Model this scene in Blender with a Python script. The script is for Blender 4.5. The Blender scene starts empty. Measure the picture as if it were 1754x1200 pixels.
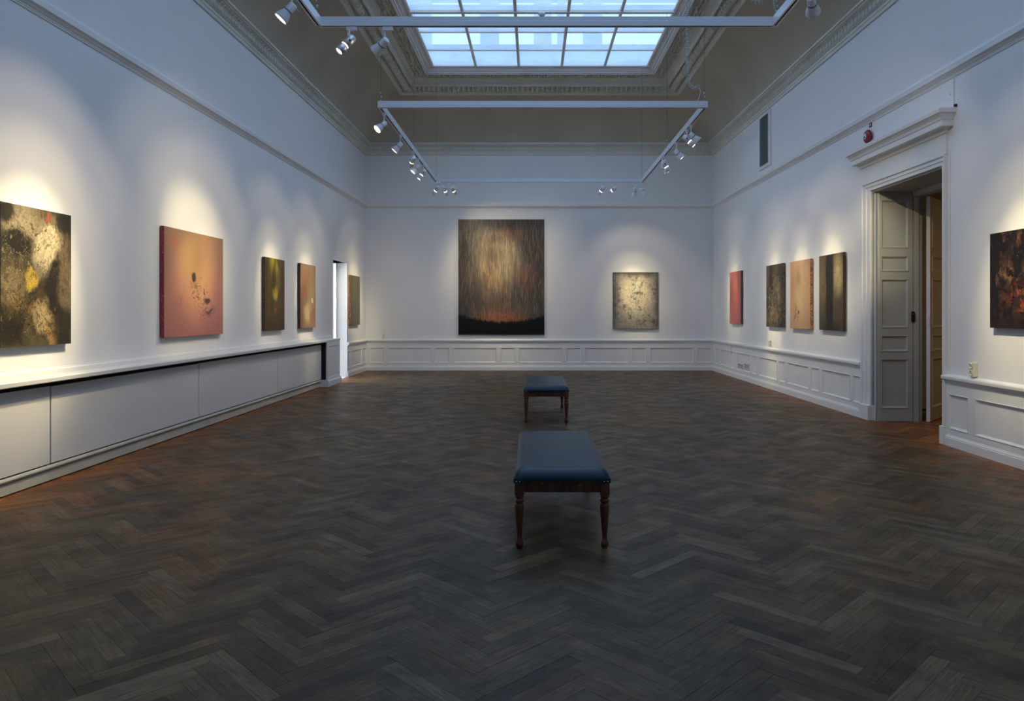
import bpy, bmesh, math, random
from mathutils import Vector, Matrix
random.seed(7)
S = bpy.context.scene
C = S.collection
PI = math.pi

# ------------------------------------------------------------------ camera
F, CX, CY, H = 1250.0, 913.0, 533.0, 1.5
cd = bpy.data.cameras.new('camera'); cam = bpy.data.objects.new('camera', cd); C.objects.link(cam)
cam.location = (0, 0, H); cam.rotation_euler = (PI/2, 0, 0)
cd.sensor_width = 36; cd.lens = F/1754*36
cd.shift_x = -(CX-877)/1754; cd.shift_y = -(600-CY)/1754
cd.clip_start = .05; cd.clip_end = 200
S.camera = cam
# ------------------------------------------------------------------ sky, daylight, exposure
w = bpy.data.worlds.new('sky'); S.world = w; w.use_nodes = True
wn = w.node_tree; wn.nodes.clear()
wo = wn.nodes.new('ShaderNodeOutputWorld'); bg = wn.nodes.new('ShaderNodeBackground')
bg.inputs[0].default_value = (.475, .672, 1.0, 1); bg.inputs[1].default_value = 1.5
wn.links.new(bg.outputs[0], wo.inputs[0])
S.view_settings.view_transform = 'Standard'; S.view_settings.look = 'None'
S.view_settings.gamma = 1; S.view_settings.use_curve_mapping = False
S.view_settings.exposure = 0.27
pl = bpy.data.lights.new('skylight_portal', 'AREA'); pl.shape = 'RECTANGLE'; pl.size = 4.84; pl.size_y = 16.06
pl.cycles.is_portal = True
po = bpy.data.objects.new('skylight_portal', pl); C.objects.link(po); po.location = (.16, 8.53, 7.13)
# daylight in the side room on the left, a warm lamp in the room on the right
def area(name, loc, rot, sx, sy, power, col):
    l = bpy.data.lights.new(name, 'AREA'); l.shape = 'RECTANGLE'; l.size = sx; l.size_y = sy
    l.energy = power; l.color = col
    o = bpy.data.objects.new(name, l); C.objects.link(o); o.location = loc; o.rotation_euler = rot
    return o
area('side_room_daylight', (-6.6, 16.6, 2.0), (0, -PI/2, 0), 2.2, 1.8, 190, (.80, .90, 1.0))
area('next_room_lamp', (7.2, 8.6, 3.3), (0, 0, 0), .5, .5, 9, (1.0, .66, .32))
S.cycles.use_denoising = True
S.cycles.diffuse_bounces = 6
S.cycles.max_bounces = 14
S.cycles.transparent_max_bounces = 12
S.cycles.sample_clamp_indirect = 4

SPOT_GAIN = 1.0

# ------------------------------------------------------------------ materials
def lin(c):
    return tuple(((v/255)/12.92 if v/255 <= .04045 else ((v/255+.055)/1.055)**2.4) for v in c)+(1,)
class NT:
    def __init__(s, name):
        m = bpy.data.materials.new(name); m.use_nodes = True; s.m = m; s.t = m.node_tree
        s.t.nodes.clear()
        s.out = s.t.nodes.new('ShaderNodeOutputMaterial'); s.p = s.t.nodes.new('ShaderNodeBsdfPrincipled')
        s.t.links.new(s.p.outputs[0], s.out.inputs[0])
    def n(s, kind, **kw):
        x = s.t.nodes.new(kind)
        for k, v in kw.items(): setattr(x, k, v)
        return x
    def l(s, a, b): s.t.links.new(a, b)
    def val(s, sock, v):
        if hasattr(v, 'is_linked') or isinstance(v, bpy.types.NodeSocket): s.l(v, sock)
        else: sock.default_value = v
    def math(s, op, a, b=0.0, c=None):
        x = s.n('ShaderNodeMath', operation=op); s.val(x.inputs[0], a); s.val(x.inputs[1], b)
        if c is not None: s.val(x.inputs[2], c)
        return x.outputs[0]
    def mix(s, f, a, b, mode='MIX'):
        x = s.n('ShaderNodeMix', data_type='RGBA', blend_type=mode)
        s.val(x.inputs[0], f); s.val(x.inputs[6], a); s.val(x.inputs[7], b)
        return x.outputs[2]
    def noise(s, vec, scale, detail=4, rough=.55, color=False, dist=0):
        x = s.n('ShaderNodeTexNoise'); x.inputs['Scale'].default_value = scale
        x.inputs['Detail'].default_value = detail; x.inputs['Roughness'].default_value = rough
        x.inputs['Distortion'].default_value = dist
        if vec is not None: s.l(vec, x.inputs['Vector'])
        return x.outputs[1] if color else x.outputs[0]
    def mapv(s, vec, loc=(0,0,0), scale=(1,1,1), rot=(0,0,0), kind='POINT'):
        x = s.n('ShaderNodeMapping', vector_type=kind); s.l(vec, x.inputs[0])
        x.inputs[1].default_value = loc; x.inputs[2].default_value = rot; x.inputs[3].default_value = scale
        return x.outputs[0]
    def rng(s, v, lo, hi, a=0.0, b=1.0, smooth=True):
        x = s.n('ShaderNodeMapRange', interpolation_type='SMOOTHSTEP' if smooth else 'LINEAR')
        s.l(v, x.inputs[0])
        for i, q in enumerate((lo, hi, a, b)): s.val(x.inputs[i+1], q)
        return x.outputs[0]
    def bump(s, h, strength=.3, dist=.01):
        x = s.n('ShaderNodeBump'); x.inputs['Strength'].default_value = strength
        x.inputs['Distance'].default_value = dist; s.l(h, x.inputs['Height']); s.l(x.outputs[0], s.p.inputs['Normal'])
def simple(name, col, rough=.5, metal=0, var=.06, nscale=3, bump=0, bscale=60, spec=.5, emit=None, es=0):
    k = NT(name); g = k.n('ShaderNodeNewGeometry').outputs['Position']
    nz = k.noise(g, nscale, 3)
    f = k.rng(nz, .3, .7)
    a = tuple(c*(1-var) for c in col)+(1,); b = tuple(min(1, c*(1+var)) for c in col)+(1,)
    k.l(k.mix(f, a, b), k.p.inputs['Base Color'])
    k.p.inputs['Roughness'].default_value = rough; k.p.inputs['Metallic'].default_value = metal
    k.p.inputs['Specular IOR Level'].default_value = spec
    if bump: k.bump(k.noise(g, bscale, 3), bump, .004)
    if emit:
        k.p.inputs['Emission Color'].default_value = emit+(1,); k.p.inputs['Emission Strength'].default_value = es
    return k.m
M = {}
M['wall'] = simple('wall_paint', (.79, .78, .775), .6, var=.012, nscale=1.3, bump=.12, bscale=35, spec=.3)
M['trimw'] = simple('white_gloss_paint', (.78, .77, .75), .38, var=.02, nscale=4, bump=.08, bscale=40)
M['rail'] = simple('picture_rail_paint', (.62, .60, .56), .5, var=.03)
M['plaster'] = simple('beige_plaster', (.66, .64, .565), .75, var=.06, nscale=1.2, bump=.25, bscale=60)
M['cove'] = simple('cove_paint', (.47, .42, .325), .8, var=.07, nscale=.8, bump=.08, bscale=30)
M['ornament'] = simple('ornament_plaster', (.70, .67, .56), .8, var=.12, nscale=9, bump=.4, bscale=90)
M['glazebar'] = simple('glazing_bar_paint', (.82, .78, .72), .5, var=.04)
M['lightframe'] = simple('laylight_frame_paint', (.72, .70, .68), .5, var=.03)
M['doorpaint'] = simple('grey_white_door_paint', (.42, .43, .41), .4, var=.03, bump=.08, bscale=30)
M['leafpaint'] = simple('door_leaf_paint', (.62, .56, .45), .4, var=.04)
M['cab'] = simple('cabinet_panel_paint', (.64, .63, .62), .42, var=.015, nscale=2)
M['kick'] = simple('cabinet_plinth_paint', (.47, .46, .40), .5, var=.08, nscale=6)
M['dark'] = simple('dark_gap', (.012, .012, .02), .9)
M['track'] = simple('white_track_enamel', (.66, .68, .72), .3, var=.01)
M['lampw'] = simple('white_lamp_enamel', (.72, .72, .74), .35, var=.01)
M['steel'] = simple('brushed_steel', (.72, .72, .72), .38, metal=.75, var=.05)
M['black'] = simple('black_plastic', (.01, .01, .01), .4)
M['glow'] = simple('lit_lamp_lens', (1, .9, .7), .3, emit=(1.0, .86, .62), es=9)
M['glowslit'] = simple('lit_lamp_slit', (1, .9, .7), .3, emit=(1.0, .84, .66), es=4)
M['lens'] = simple('unlit_lamp_glass', (.55, .55, .55), .15)
M['red'] = simple('red_alarm_plastic', (.22, .012, .012), .25, var=.05)
M['socket'] = simple('cream_socket_plastic', (.72, .70, .55), .35, var=.02)
M['wire'] = simple('steel_wire', (.12, .12, .12), .4, metal=.6)
M['chain'] = simple('bright_turnbuckle', (.5, .56, .62), .3, metal=.8)
M['coil'] = simple('grey_coiled_cable', (.50, .52, .54), .4)
M['brass'] = simple('brass_nail', (.62, .55, .42), .25, metal=1)
M['attic'] = simple('attic_paint', (.60, .66, .70), .8, var=.06)
M['greygrille'] = simple('grey_vent_mesh', (.17, .19, .19), .6, var=.05)
M['slab'] = simple('floor_subbase', (.012, .010, .008), .9)

def leather():
    k = NT('blue_leather'); g = k.n('ShaderNodeTexCoord').outputs['Object']
    n = k.noise(g, 6, 4); f = k.rng(n, .35, .7)
    k.l(k.mix(f, (.005, .026, .050, 1), (.010, .038, .062, 1)), k.p.inputs['Base Color'])
    k.p.inputs['Roughness'].default_value = .38; k.p.inputs['Specular IOR Level'].default_value = .30
    k.bump(k.noise(g, 160, 3), .15, .002); return k.m
M['leather'] = leather()
def mahog():
    k = NT('worn_mahogany'); g = k.n('ShaderNodeTexCoord').outputs['Object']
    n = k.noise(k.mapv(g, scale=(30, 30, 4)), 1, 5, .6)
    n2 = k.noise(g, 22, 4, .7)
    c = k.mix(k.rng(n, .3, .7), (.040, .011, .006, 1), (.15, .045, .020, 1))
    c = k.mix(k.rng(n2, .62, .72), c, (.26, .12, .055, 1))
    k.l(c, k.p.inputs['Base Color']); k.p.inputs['Roughness'].default_value = .3; k.bump(n2, .1, .003); return k.m
M['wood'] = mahog()
def glass():
    k = NT('milky_laylight_glass'); g = k.n('ShaderNodeNewGeometry').outputs['Position']
    k.t.nodes.remove(k.p)
    tr = k.n('ShaderNodeBsdfTransparent'); tr.inputs[0].default_value = (.90, .94, .97, 1)
    tl = k.n('ShaderNodeBsdfTranslucent'); tl.inputs[0].default_value = (.72, .86, .95, 1)
    gl = k.n('ShaderNodeBsdfGlossy'); gl.inputs[0].default_value = (.8, .9, 1, 1); gl.inputs[1].default_value = .15
    a = k.n('ShaderNodeMixShader'); n = k.noise(g, 1.1, 4, .6)
    k.l(k.rng(n, .3, .7, .30, .52), a.inputs[0]); k.l(tr.outputs[0], a.inputs[1]); k.l(tl.outputs[0], a.inputs[2])
    b = k.n('ShaderNodeMixShader'); b.inputs[0].default_value = .05
    k.l(a.outputs[0], b.inputs[1]); k.l(gl.outputs[0], b.inputs[2]); k.l(b.outputs[0], k.out.inputs[0]); return k.m
M['glass'] = glass()
def parquet():
    k = NT('worn_oak_herringbone')
    uv = k.n('ShaderNodeUVMap').outputs[0]; pos = k.n('ShaderNodeNewGeometry').outputs['Position']
    a1 = k.n('ShaderNodeAttribute', attribute_type='GEOMETRY', attribute_name='tone').outputs['Fac']
    a2 = k.n('ShaderNodeAttribute', attribute_type='OBJECT', attribute_name='tone').outputs['Fac']
    t = k.math('ADD', a1, a2)
    off = k.n('ShaderNodeCombineXYZ'); k.l(k.math('MULTIPLY', t, 91.7), off.inputs[0]); k.l(k.math('MULTIPLY', t, 37.3), off.inputs[1])
    v = k.n('ShaderNodeVectorMath', operation='ADD'); k.l(uv, v.inputs[0]); k.l(off.outputs[0], v.inputs[1])
    grain = k.noise(k.mapv(v.outputs[0], scale=(5, 95, 1)), 1, 5, .62, dist=.3)
    fine = k.noise(k.mapv(v.outputs[0], scale=(16, 420, 1)), 1, 3, .6)
    big = k.noise(pos, .55, 4, .55); mid = k.noise(pos, 3.2, 5, .65)
    wn_ = k.n('ShaderNodeTexWhiteNoise', noise_dimensions='1D'); k.l(k.math('MULTIPLY', t, 531.3), wn_.inputs['W']); r2 = wn_.outputs['Value']
    c = k.mix(k.rng(t, 0, 1, smooth=False), lin((54, 45, 30)), lin((106, 90, 61)))
    c = k.mix(k.math('MULTIPLY', k.rng(t, .84, .96), .8), c, lin((118, 102, 78)))
    # warm, unworn lacquer here and there and along the walls, where spotlight spill is painted in too
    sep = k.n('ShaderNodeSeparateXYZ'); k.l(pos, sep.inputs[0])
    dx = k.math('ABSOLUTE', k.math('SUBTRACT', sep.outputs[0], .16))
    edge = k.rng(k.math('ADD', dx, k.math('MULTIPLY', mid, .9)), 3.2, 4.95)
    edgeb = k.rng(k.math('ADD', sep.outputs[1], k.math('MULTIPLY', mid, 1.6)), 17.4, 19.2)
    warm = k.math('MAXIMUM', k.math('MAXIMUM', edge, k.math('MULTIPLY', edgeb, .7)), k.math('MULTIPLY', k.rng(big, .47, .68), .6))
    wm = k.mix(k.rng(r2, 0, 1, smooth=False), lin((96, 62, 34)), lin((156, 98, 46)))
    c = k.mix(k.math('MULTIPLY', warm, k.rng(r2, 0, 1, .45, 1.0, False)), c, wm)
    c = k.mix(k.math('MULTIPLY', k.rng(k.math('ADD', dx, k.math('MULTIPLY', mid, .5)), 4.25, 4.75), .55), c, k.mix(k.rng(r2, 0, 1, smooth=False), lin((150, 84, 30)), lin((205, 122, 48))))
    c = k.mix(k.rng(grain, .36, .66), k.mix(1.0, c, (.46, .45, .44, 1), 'MULTIPLY'), c)
    blot = k.noise(pos, 7.5, 6, .7)
    c = k.mix(k.math('MULTIPLY', k.rng(blot, .48, .66), .55), c, k.mix(1.0, c, (.50, .48, .45, 1), 'MULTIPLY'))
    c = k.mix(k.math('MULTIPLY', k.rng(blot, .47, .32), .35), c, lin((112, 92, 62)))
    c = k.mix(k.math('MULTIPLY', k.rng(fine, .5, .75), .30), c, lin((130, 118, 98)))
    cool = k.math('MULTIPLY', k.rng(mid, .45, .7), .22)
    c = k.mix(cool, c, lin((62, 56, 46)))
    k.l(c, k.p.inputs['Base Color'])
    rr = k.rng(mid, .3, .7, .36, .56); k.l(rr, k.p.inputs['Roughness'])
    k.p.inputs['Specular IOR Level'].default_value = .30
    h = k.math('ADD', grain, k.math('MULTIPLY', fine, .5)); k.bump(h, .25, .0012)
    return k.m
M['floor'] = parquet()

# ------------------------------------------------------------------ mesh helpers
class MB:
    def __init__(s): s.v = []; s.f = []; s.s = []; s.mi = []
    def add(s, vs, fs, smooth=False, mi=0):
        b = len(s.v); s.v += [tuple(p) for p in vs]
        for f in fs: s.f.append(tuple(i+b for i in f)); s.s.append(smooth); s.mi.append(mi)
    def box(s, x0, x1, y0, y1, z0, z1, mi=0, tf=None):
        vs = [Vector(p) for p in ((x0,y0,z0),(x1,y0,z0),(x1,y1,z0),(x0,y1,z0),(x0,y0,z1),(x1,y0,z1),(x1,y1,z1),(x0,y1,z1))]
        if tf: vs = [tf @ p for p in vs]
        s.add(vs, [(0,3,2,1),(4,5,6,7),(0,1,5,4),(1,2,6,5),(2,3,7,6),(3,0,4,7)], False, mi)
    def bbox(s, x0, x1, y0, y1, z0, z1, r=.004, tf=None, mi=0):   # box with chamfered upright and top edges
        c = [(x0,y0),(x1,y0),(x1,y1),(x0,y1)]
        def ring(z, e, q):
            o = []
            for (x, y), (sx, sy) in zip(c, ((1,1),(-1,1),(-1,-1),(1,-1))):
                a = (x+sx*(e+q), y+sy*e); b = (x+sx*e, y+sy*(e+q))
                o += ([b, a] if sx*sy > 0 else [a, b])
            return [Vector((p[0], p[1], z)) for p in o]
        rings = [ring(z0, r, r), ring(z0+r, 0, r), ring(z1-r, 0, r), ring(z1, r, r)]
        vs = [p for g in rings for p in g]
        if tf: vs = [tf @ p for p in vs]
        fs = [tuple(range(7, -1, -1)), tuple(range(24, 32))]
        for k in range(3):
            for i in range(8): fs.append((k*8+i, k*8+(i+1) % 8, k*8+8+(i+1) % 8, k*8+8+i))
        s.add(vs, fs, False, mi)
    def loft(s, rings, closed=True, smooth=False, caps=False, mi=0):
        n = len(rings[0]); vs = [p for r in rings for p in r]; fs = []
        for k in range(len(rings)-1):
            for i in range(n if closed else n-1):
                j = (i+1) % n; fs.append((k*n+i, k*n+j, (k+1)*n+j, (k+1)*n+i))
        if caps: fs.append(tuple(range(n-1, -1, -1))); fs.append(tuple((len(rings)-1)*n+i for i in range(n)))
        s.add(vs, fs, smooth, mi)
    def lathe(s, prof, n=20, tf=None, smooth=True, mi=0):          # prof: (r, z), along local z
        rings = []
        for r, z in prof:
            g = [Vector((r*math.cos(2*PI*i/n), r*math.sin(2*PI*i/n), z)) for i in range(n)]
            rings.append([tf @ p for p in g] if tf else g)
        s.loft(rings, True, smooth, True, mi)
    def tube(s, pts, r, n=8, smooth=True, mi=0):
        pts = [Vector(p) for p in pts]; rings = []; up = Vector((0, 0, 1))
        t0 = (pts[1]-pts[0]).normalized(); a = t0.cross(up)
        if a.length < .05: a = t0.cross(Vector((1, 0, 0)))
        a.normalize()
        for i, p in enumerate(pts):
            t = (pts[min(i+1, len(pts)-1)]-pts[max(i-1, 0)]).normalized()
            a = (a - t*a.dot(t)).normalized(); b = t.cross(a)
            rr = r[i] if isinstance(r, (list, tuple)) else r
            rings.append([p+a*rr*math.cos(2*PI*k/n)+b*rr*math.sin(2*PI*k/n) for k in range(n)])
        s.loft(rings, True, smooth, True, mi)
    def dome(s, c, ax, ay, az, n=6, rings=2, mi=0):               # lump on a surface; ax, ay in plane, az out
        vs = []; fs = []
        for k in range(rings):
            ph = (k/rings)*PI/2
            for i in range(n):
                th = 2*PI*i/n; vs.append(c+ax*math.cos(th)*math.cos(ph)+ay*math.sin(th)*math.cos(ph)+az*math.sin(ph))
        vs.append(c+az)
        for k in range(rings-1):
            for i in range(n): fs.append((k*n+i, k*n+(i+1) % n, (k+1)*n+(i+1) % n, (k+1)*n+i))
        for i in range(n): fs.append(((rings-1)*n+i, (rings-1)*n+(i+1) % n, rings*n))
        s.add(vs, fs, True, mi)
    def build(s, name, mats, parent=None, mat=None, kind=None, label=None, recalc=True):
        me = bpy.data.meshes.new(name)
        me.from_pydata([tuple(v) for v in s.v], [], s.f)
        for i, p in enumerate(me.polygons): p.use_smooth = s.s[i]; p.material_index = s.mi[i]
        for m in (mats if isinstance(mats, (list, tuple)) else [mats]): me.materials.append(M[m] if isinstance(m, str) else m)
        if recalc:
            bm = bmesh.new(); bm.from_mesh(me); bmesh.ops.recalc_face_normals(bm, faces=bm.faces); bm.to_mesh(me); bm.free()
        me.update()
        o = bpy.data.objects.new(name, me); C.objects.link(o)
        if parent is not None: o.parent = parent
        if mat is not None: o.matrix_basis = mat
        if kind: o['kind'] = kind
        if label: o['label'] = label
        return o
def empty(name, mat=None, parent=None):
    o = bpy.data.objects.new(name, None); C.objects.link(o); o.empty_display_size = .1
    if mat is not None: o.matrix_basis = mat
    if parent is not None: o.parent = parent
    return o
def tag(o, label=None, cat=None, group=None, kind=None):
    if label: o['label'] = label
    if cat: o['category'] = cat
    if group: o['group'] = group
    if kind: o['kind'] = kind
    return o
def T(x, y, z): return Matrix.Translation((x, y, z))

# ------------------------------------------------------------------ room frame
XL0, XR0, YB, YF, SL = -4.26, 4.588, 18.56, -1.5, .008
ZB = {'cornice': 5.465}
th = math.atan(SL)
# local wall frames: +x to the left of somebody who faces the wall, +y out of the wall into the room, z up
FR = {'left': Matrix(((-SL, 1, 0, XL0), (-1, -SL, 0, YB), (0, 0, 1, 0), (0, 0, 0, 1))),
      'right': Matrix(((-SL, -1, 0, XR0), (1, -SL, 0, YB), (0, 0, 1, 0), (0, 0, 0, 1))),
      'back': Matrix(((-1, 0, 0, XL0), (0, -1, 0, YB), (0, 0, 1, 0), (0, 0, 0, 1)))}
for k_ in ('left', 'right'):
    m_ = FR[k_]; FR[k_] = Matrix.Translation(m_.translation) @ m_.to_3x3().normalized().to_4x4()
SG = {'left': 1, 'right': -1, 'back': -1}
def aW(wall, x, v=0.0):                  # distance along a wall from the back corner (back wall: from its left corner)
    k = (x-CX)/F
    if wall == 'left': return (YB*k-XL0-v)/(k-SL)
    if wall == 'right': return (YB*k-XR0+v)/(k+SL)
    return k*(YB-v)-XL0
def zW(wall, x, y, v=0.0):
    Y = YB-v if wall == 'back' else YB-aW(wall, x, v)
    return H-(y-CY)/F*Y
def wmat(wall, a=0, v=0, z=0): return FR[wall] @ T(SG[wall]*a, v, z)
def xl(y): return XL0-SL*(YB-y)
def xr(y): return XR0+SL*(YB-y)
def ring(t, z):
    return [Vector((xl(YB-t)+t, YB-t, z)), Vector((xr(YB-t)-t, YB-t, z)), Vector((xr(YF+t)-t, YF+t, z)), Vector((xl(YF+t)+t, YF+t, z))]
def sweep(name, prof, mat, smooth=False, kind='structure'):
    b = MB(); b.loft([ring(t, z) for t, z in prof], True, smooth); return b.build(name, mat, kind=kind)
def wbox(b, wall, a0, a1, v0, v1, z0, z1, mi=0):   # box in wall-local coordinates, for meshes whose object carries FR[wall]
    s = SG[wall]; x0, x1 = sorted((s*a0, s*a1)); b.box(x0, x1, v0, v1, z0, z1, mi)

# ---- floor: subfloor slab and herringbone boards
fl = MB(); fl.box(-8.2, 9.2, YF-.6, YB+.6, -.12, -.022)
floor = fl.build('floor', 'slab', kind='structure')
L_, N_ = .56, 7; W_ = L_/N_; r2 = math.sqrt(.5)
P_ = Vector((r2, r2)); Q_ = Vector((-r2, r2))
org = Vector((-.19, 2.96))
room = [Vector((xl(YB)+.0, YB)), Vector((xl(YF), YF)), Vector((xr(YF), YF)), Vector((xr(YB), YB))]
aD0, aD1 = aW('right', 1494), aW('right', 1618)
aE0, aE1 = aW('left', 593), aW('left', 569.8)
def clip(poly, a, b):     # keep left of a->b
    out = []; d = b-a
    def sd(p): return d.x*(p.y-a.y)-d.y*(p.x-a.x)
    for i in range(len(poly)):
        p, q = poly[i], poly[(i+1) % len(poly)]; sp, sq = sd(p), sd(q)
        if sp >= 0: out.append(p)
        if (sp >= 0) != (sq >= 0): out.append(p+(q-p)*(sp/(sp-sq)))
    return out
def inner(poly):
    for i in range(4): 
        if len(poly) < 3: return []
        poly = clip(poly, room[i], room[(i+1) % 4])
    return poly
boards = []
rng_ = range(-340, 341)
R1 = (-4.7, 4.9, YF, YB)
for i in rng_:
    for j in rng_:
        d = (i-j) % (2*N_)
        if d == 0: x0, x1, y0, y1, hor = i, i+N_, j, j+1, True
        elif d == N_: x0, x1, y0, y1, hor = i, i+1, j-N_+1, j+1, False
        else: continue
        c = org+P_*((x0+x1)/2*W_)+Q_*((y0+y1)/2*W_)
        if not (R1[0]-.4 < c.x < 7.2 and YF-.4 < c.y < YB+.4): continue
        if c.x > 5.1 and not (7.6 < c.y < 11.6): continue
        boards.append((x0, x1, y0, y1, hor, c))
g_ = .00035
def bpoly(bd):
    x0, x1, y0, y1, hor, c = bd
    cs = [(x0*W_+g_, y0*W_+g_), (x1*W_-g_, y0*W_+g_), (x1*W_-g_, y1*W_-g_), (x0*W_+g_, y1*W_-g_)]
    return [org+P_*a+Q_*b for a, b in cs]
def topx(p): return CX+F*p.x/p.y, CY+F*H/p.y
def inframe(bd):
    c = bd[5]
    if c.y < 1.2: return False
    x, y = topx(c); return -20 < x < 1774 and 533 < y < 1215
vis = sorted([b for b in boards if inframe(b) and len(inner(bpoly(b))) == 4 and all((p-q).length < 1e-6 for p, q in zip(sorted(inner(bpoly(b)), key=lambda p: (p.x, p.y)), sorted(bpoly(b), key=lambda p: (p.x, p.y))))], key=lambda b: b[5].y)[:300]
visset = set((b[0], b[2], b[4]) for b in vis)
rb = random.Random(3)
# a single shared board mesh, its top edges eased
bb = MB(); hl, hw = L_/2-g_, W_/2-g_; e = .0006
bb.v = [(-hl,-hw,-.02),(hl,-hw,-.02),(hl,hw,-.02),(-hl,hw,-.02),(-hl,-hw,-e),(hl,-hw,-e),(hl,hw,-e),(-hl,hw,-e),(-hl+e,-hw+e,0),(hl-e,-hw+e,0),(hl-e,hw-e,0),(-hl+e,hw-e,0)]
bb.f = [(0,1,5,4),(1,2,6,5),(2,3,7,6),(3,0,4,7),(4,5,9,8),(5,6,10,9),(6,7,11,10),(7,4,8,11),(8,9,10,11)]; bb.s = [False]*9; bb.mi = [0]*9
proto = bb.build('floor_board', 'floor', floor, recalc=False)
uvl = proto.data.uv_layers.new(name='UVMap')
for lp in proto.data.loops:
    co = proto.data.vertices[lp.vertex_index].co; uvl.data[lp.index].uv = (co.x+.3, co.y+.05)
for n, bd in enumerate(vis):
    o = proto if n == 0 else proto.copy()
    if n: C.objects.link(o)
    o.location = (bd[5].x, bd[5].y, rb.uniform(-.0006, .0004))
    o.rotation_euler = (rb.uniform(-.004, .004), rb.uniform(-.0006, .0006), PI/4 if bd[4] else -PI/4)
    o['tone'] = rb.random()
    o.parent = floor
rest = MB(); uvs = []; tones = []
def prism(poly, bd):
    t = rb.random(); dz = rb.uniform(-.0006, .0004); n = len(poly); b = len(rest.v); ax = P_ if bd[4] else Q_; ay = Q_ if bd[4] else P_
    for z in (dz, -.02): rest.v += [(p.x, p.y, z) for p in poly]
    fs = [tuple(b+i for i in range(n))]+[(b+(i+1) % n, b+i, b+n+i, b+n+(i+1) % n) for i in range(n)]
    for f in fs:
        rest.f.append(f); rest.s.append(False); rest.mi.append(0); tones.append(t)
        for i in f:
            q = Vector(rest.v[i][:2])-bd[5]; uvs.append((q.dot(ax)+.3, q.dot(ay)+.05))
for bd in boards:
    if (bd[0], bd[2], bd[4]) in visset: continue
    p = bpoly(bd)
    if bd[5].x > 4.4:
        if 7.9 < bd[5].y < 11.0 and bd[5].x < 7: prism(p, bd); continue
    q = inner(p)
    if len(q) >= 3: prism(q, bd)
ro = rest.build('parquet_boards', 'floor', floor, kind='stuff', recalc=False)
ul = ro.data.uv_layers.new(name='UVMap'); ul.data.foreach_set('uv', [c for u in uvs for c in u])
at = ro.data.attributes.new('tone', 'FLOAT', 'FACE'); at.data.foreach_set('value', tones)

# ---- walls
WT = .5
def wall(side, length, holes, zt=5.8, vt=WT, a_from=0):
    b = MB(); xs = [a_from]; last = a_from
    for h0, h1, zh in holes:
        wbox(b, side, last, h0, -vt, 0, -.12, zt); wbox(b, side, h0, h1, -vt, 0, zh, zt); last = h1
    wbox(b, side, last, length, -vt, 0, -.12, zt)
    return b.build('wall_'+side, 'wall', mat=FR[side], kind='structure')
wl = wall('left', YB-YF, [(aE0, aE1, 2.605)], vt=.30)
wr = wall('right', YB-YF, [(aD0, aD1, 3.15)])
wb = wall('back', XR0-XL0+.5, [], a_from=-.3)
b = MB(); b.box(-5, 5.4, YF-.3, YF, -.12, 5.8); b.build('wall_rear', 'wall', kind='structure')

# ---- cornice, cove and laylight mouldings (rings run round the room)
co_prof = [(0, 5.465), (.022, 5.468), (.024, 5.515), (.034, 5.522), (.036, 5.56), (.05, 5.566), (.052, 5.575), (.064, 5.578), (.070, 5.59)]
co = sweep('trim_1', co_prof+[(.070, 5.59)], 'plaster')
tor = [(.075+.055*(1-math.cos(q))*.9, 5.592+.085*math.sin(q)) for q in [i*PI/2/6 for i in range(7)]]
to = sweep('torus_moulding', tor, 'plaster', True, None); to.parent = co
sweep('cornice_top', [(.118, 5.676), (.126, 5.690), (.150, 5.695), (.152, 5.712), (.178, 5.716), (.180, 5.745), (.165, 5.755)], 'plaster', False, None).parent = co
# ribs wound over the torus
rbm = MB()
def along(t, fn, step, y0=2.0):
    r = ring(t, 0)
    for i in range(4):
        p, q = r[i], r[(i+1) % 4]; d = q-p; n = max(1, int(d.length/step)); d.normalize(); inw = Vector((0, 0, 1)).cross(d)
        if inw.dot(Vector((0.16, 8.5, 0))-p) < 0: inw = -inw
        for k in range(n):
            c = p+(q-p)*((k+.5)/n)
            if c.y > y0: fn(c, d, inw, k)
def rib(c, d, inw, k):
    pts = []
    for i in range(6):
        q = i*PI/2/5; pts.append(c+inw*(.055*(1-math.cos(q))*.9+.004)+Vector((0, 0, 5.590+.087*math.sin(q)))+d*(.04*(i/5-.5)))
    rbm.tube(pts, .009, 4)
along(.075, rib, .11, 3)
rbm.build('ribbon_ribs', 'ornament', co, kind='stuff')
# cove
T0, Z0, T1, Z1 = .165, 5.755, 1.09, 6.68
cv = []
for i in range(17):
    q = i/16*PI/2; s_ = i/16
    ex, ez = T1-(T1-T0)*math.cos(q), Z0+(Z1-Z0)*math.sin(q)
    lx, lz = T0+(T1-T0)*s_, Z0+(Z1-Z0)*s_
    cv.append((ex*.62+lx*.38, ez*.62+lz*.38))
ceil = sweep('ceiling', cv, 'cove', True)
def csw(name, prof, mat, smooth=False, kind=None): 
    o = sweep(name, prof, mat, smooth, kind); o.parent = ceil; return o
csw('lip_moulding', [(1.09, 6.68), (1.095, 6.665), (1.12, 6.66), (1.13, 6.675), (1.14, 6.70), (1.16, 6.705), (1.165, 6.72)], 'plaster')
csw('egg_band', [(1.165, 6.72), (1.172, 6.78), (1.22, 6.80), (1.30, 6.82), (1.395, 6.83), (1.405, 6.79)], 'ornament', True)
csw('inner_cavetto', [(1.405, 6.79), (1.41, 6.775), (1.43, 6.775), (1.435, 6.80), (1.445, 6.86), (1.475, 6.905), (1.52, 6.925), (1.525, 6.94), (1.54, 6.945)], 'plaster')
csw('leaf_band', [(1.54, 6.945), (1.55, 7.02), (1.60, 7.03), (1.68, 7.03), (1.78, 7.02), (1.80, 6.965)], 'ornament', True)
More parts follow.
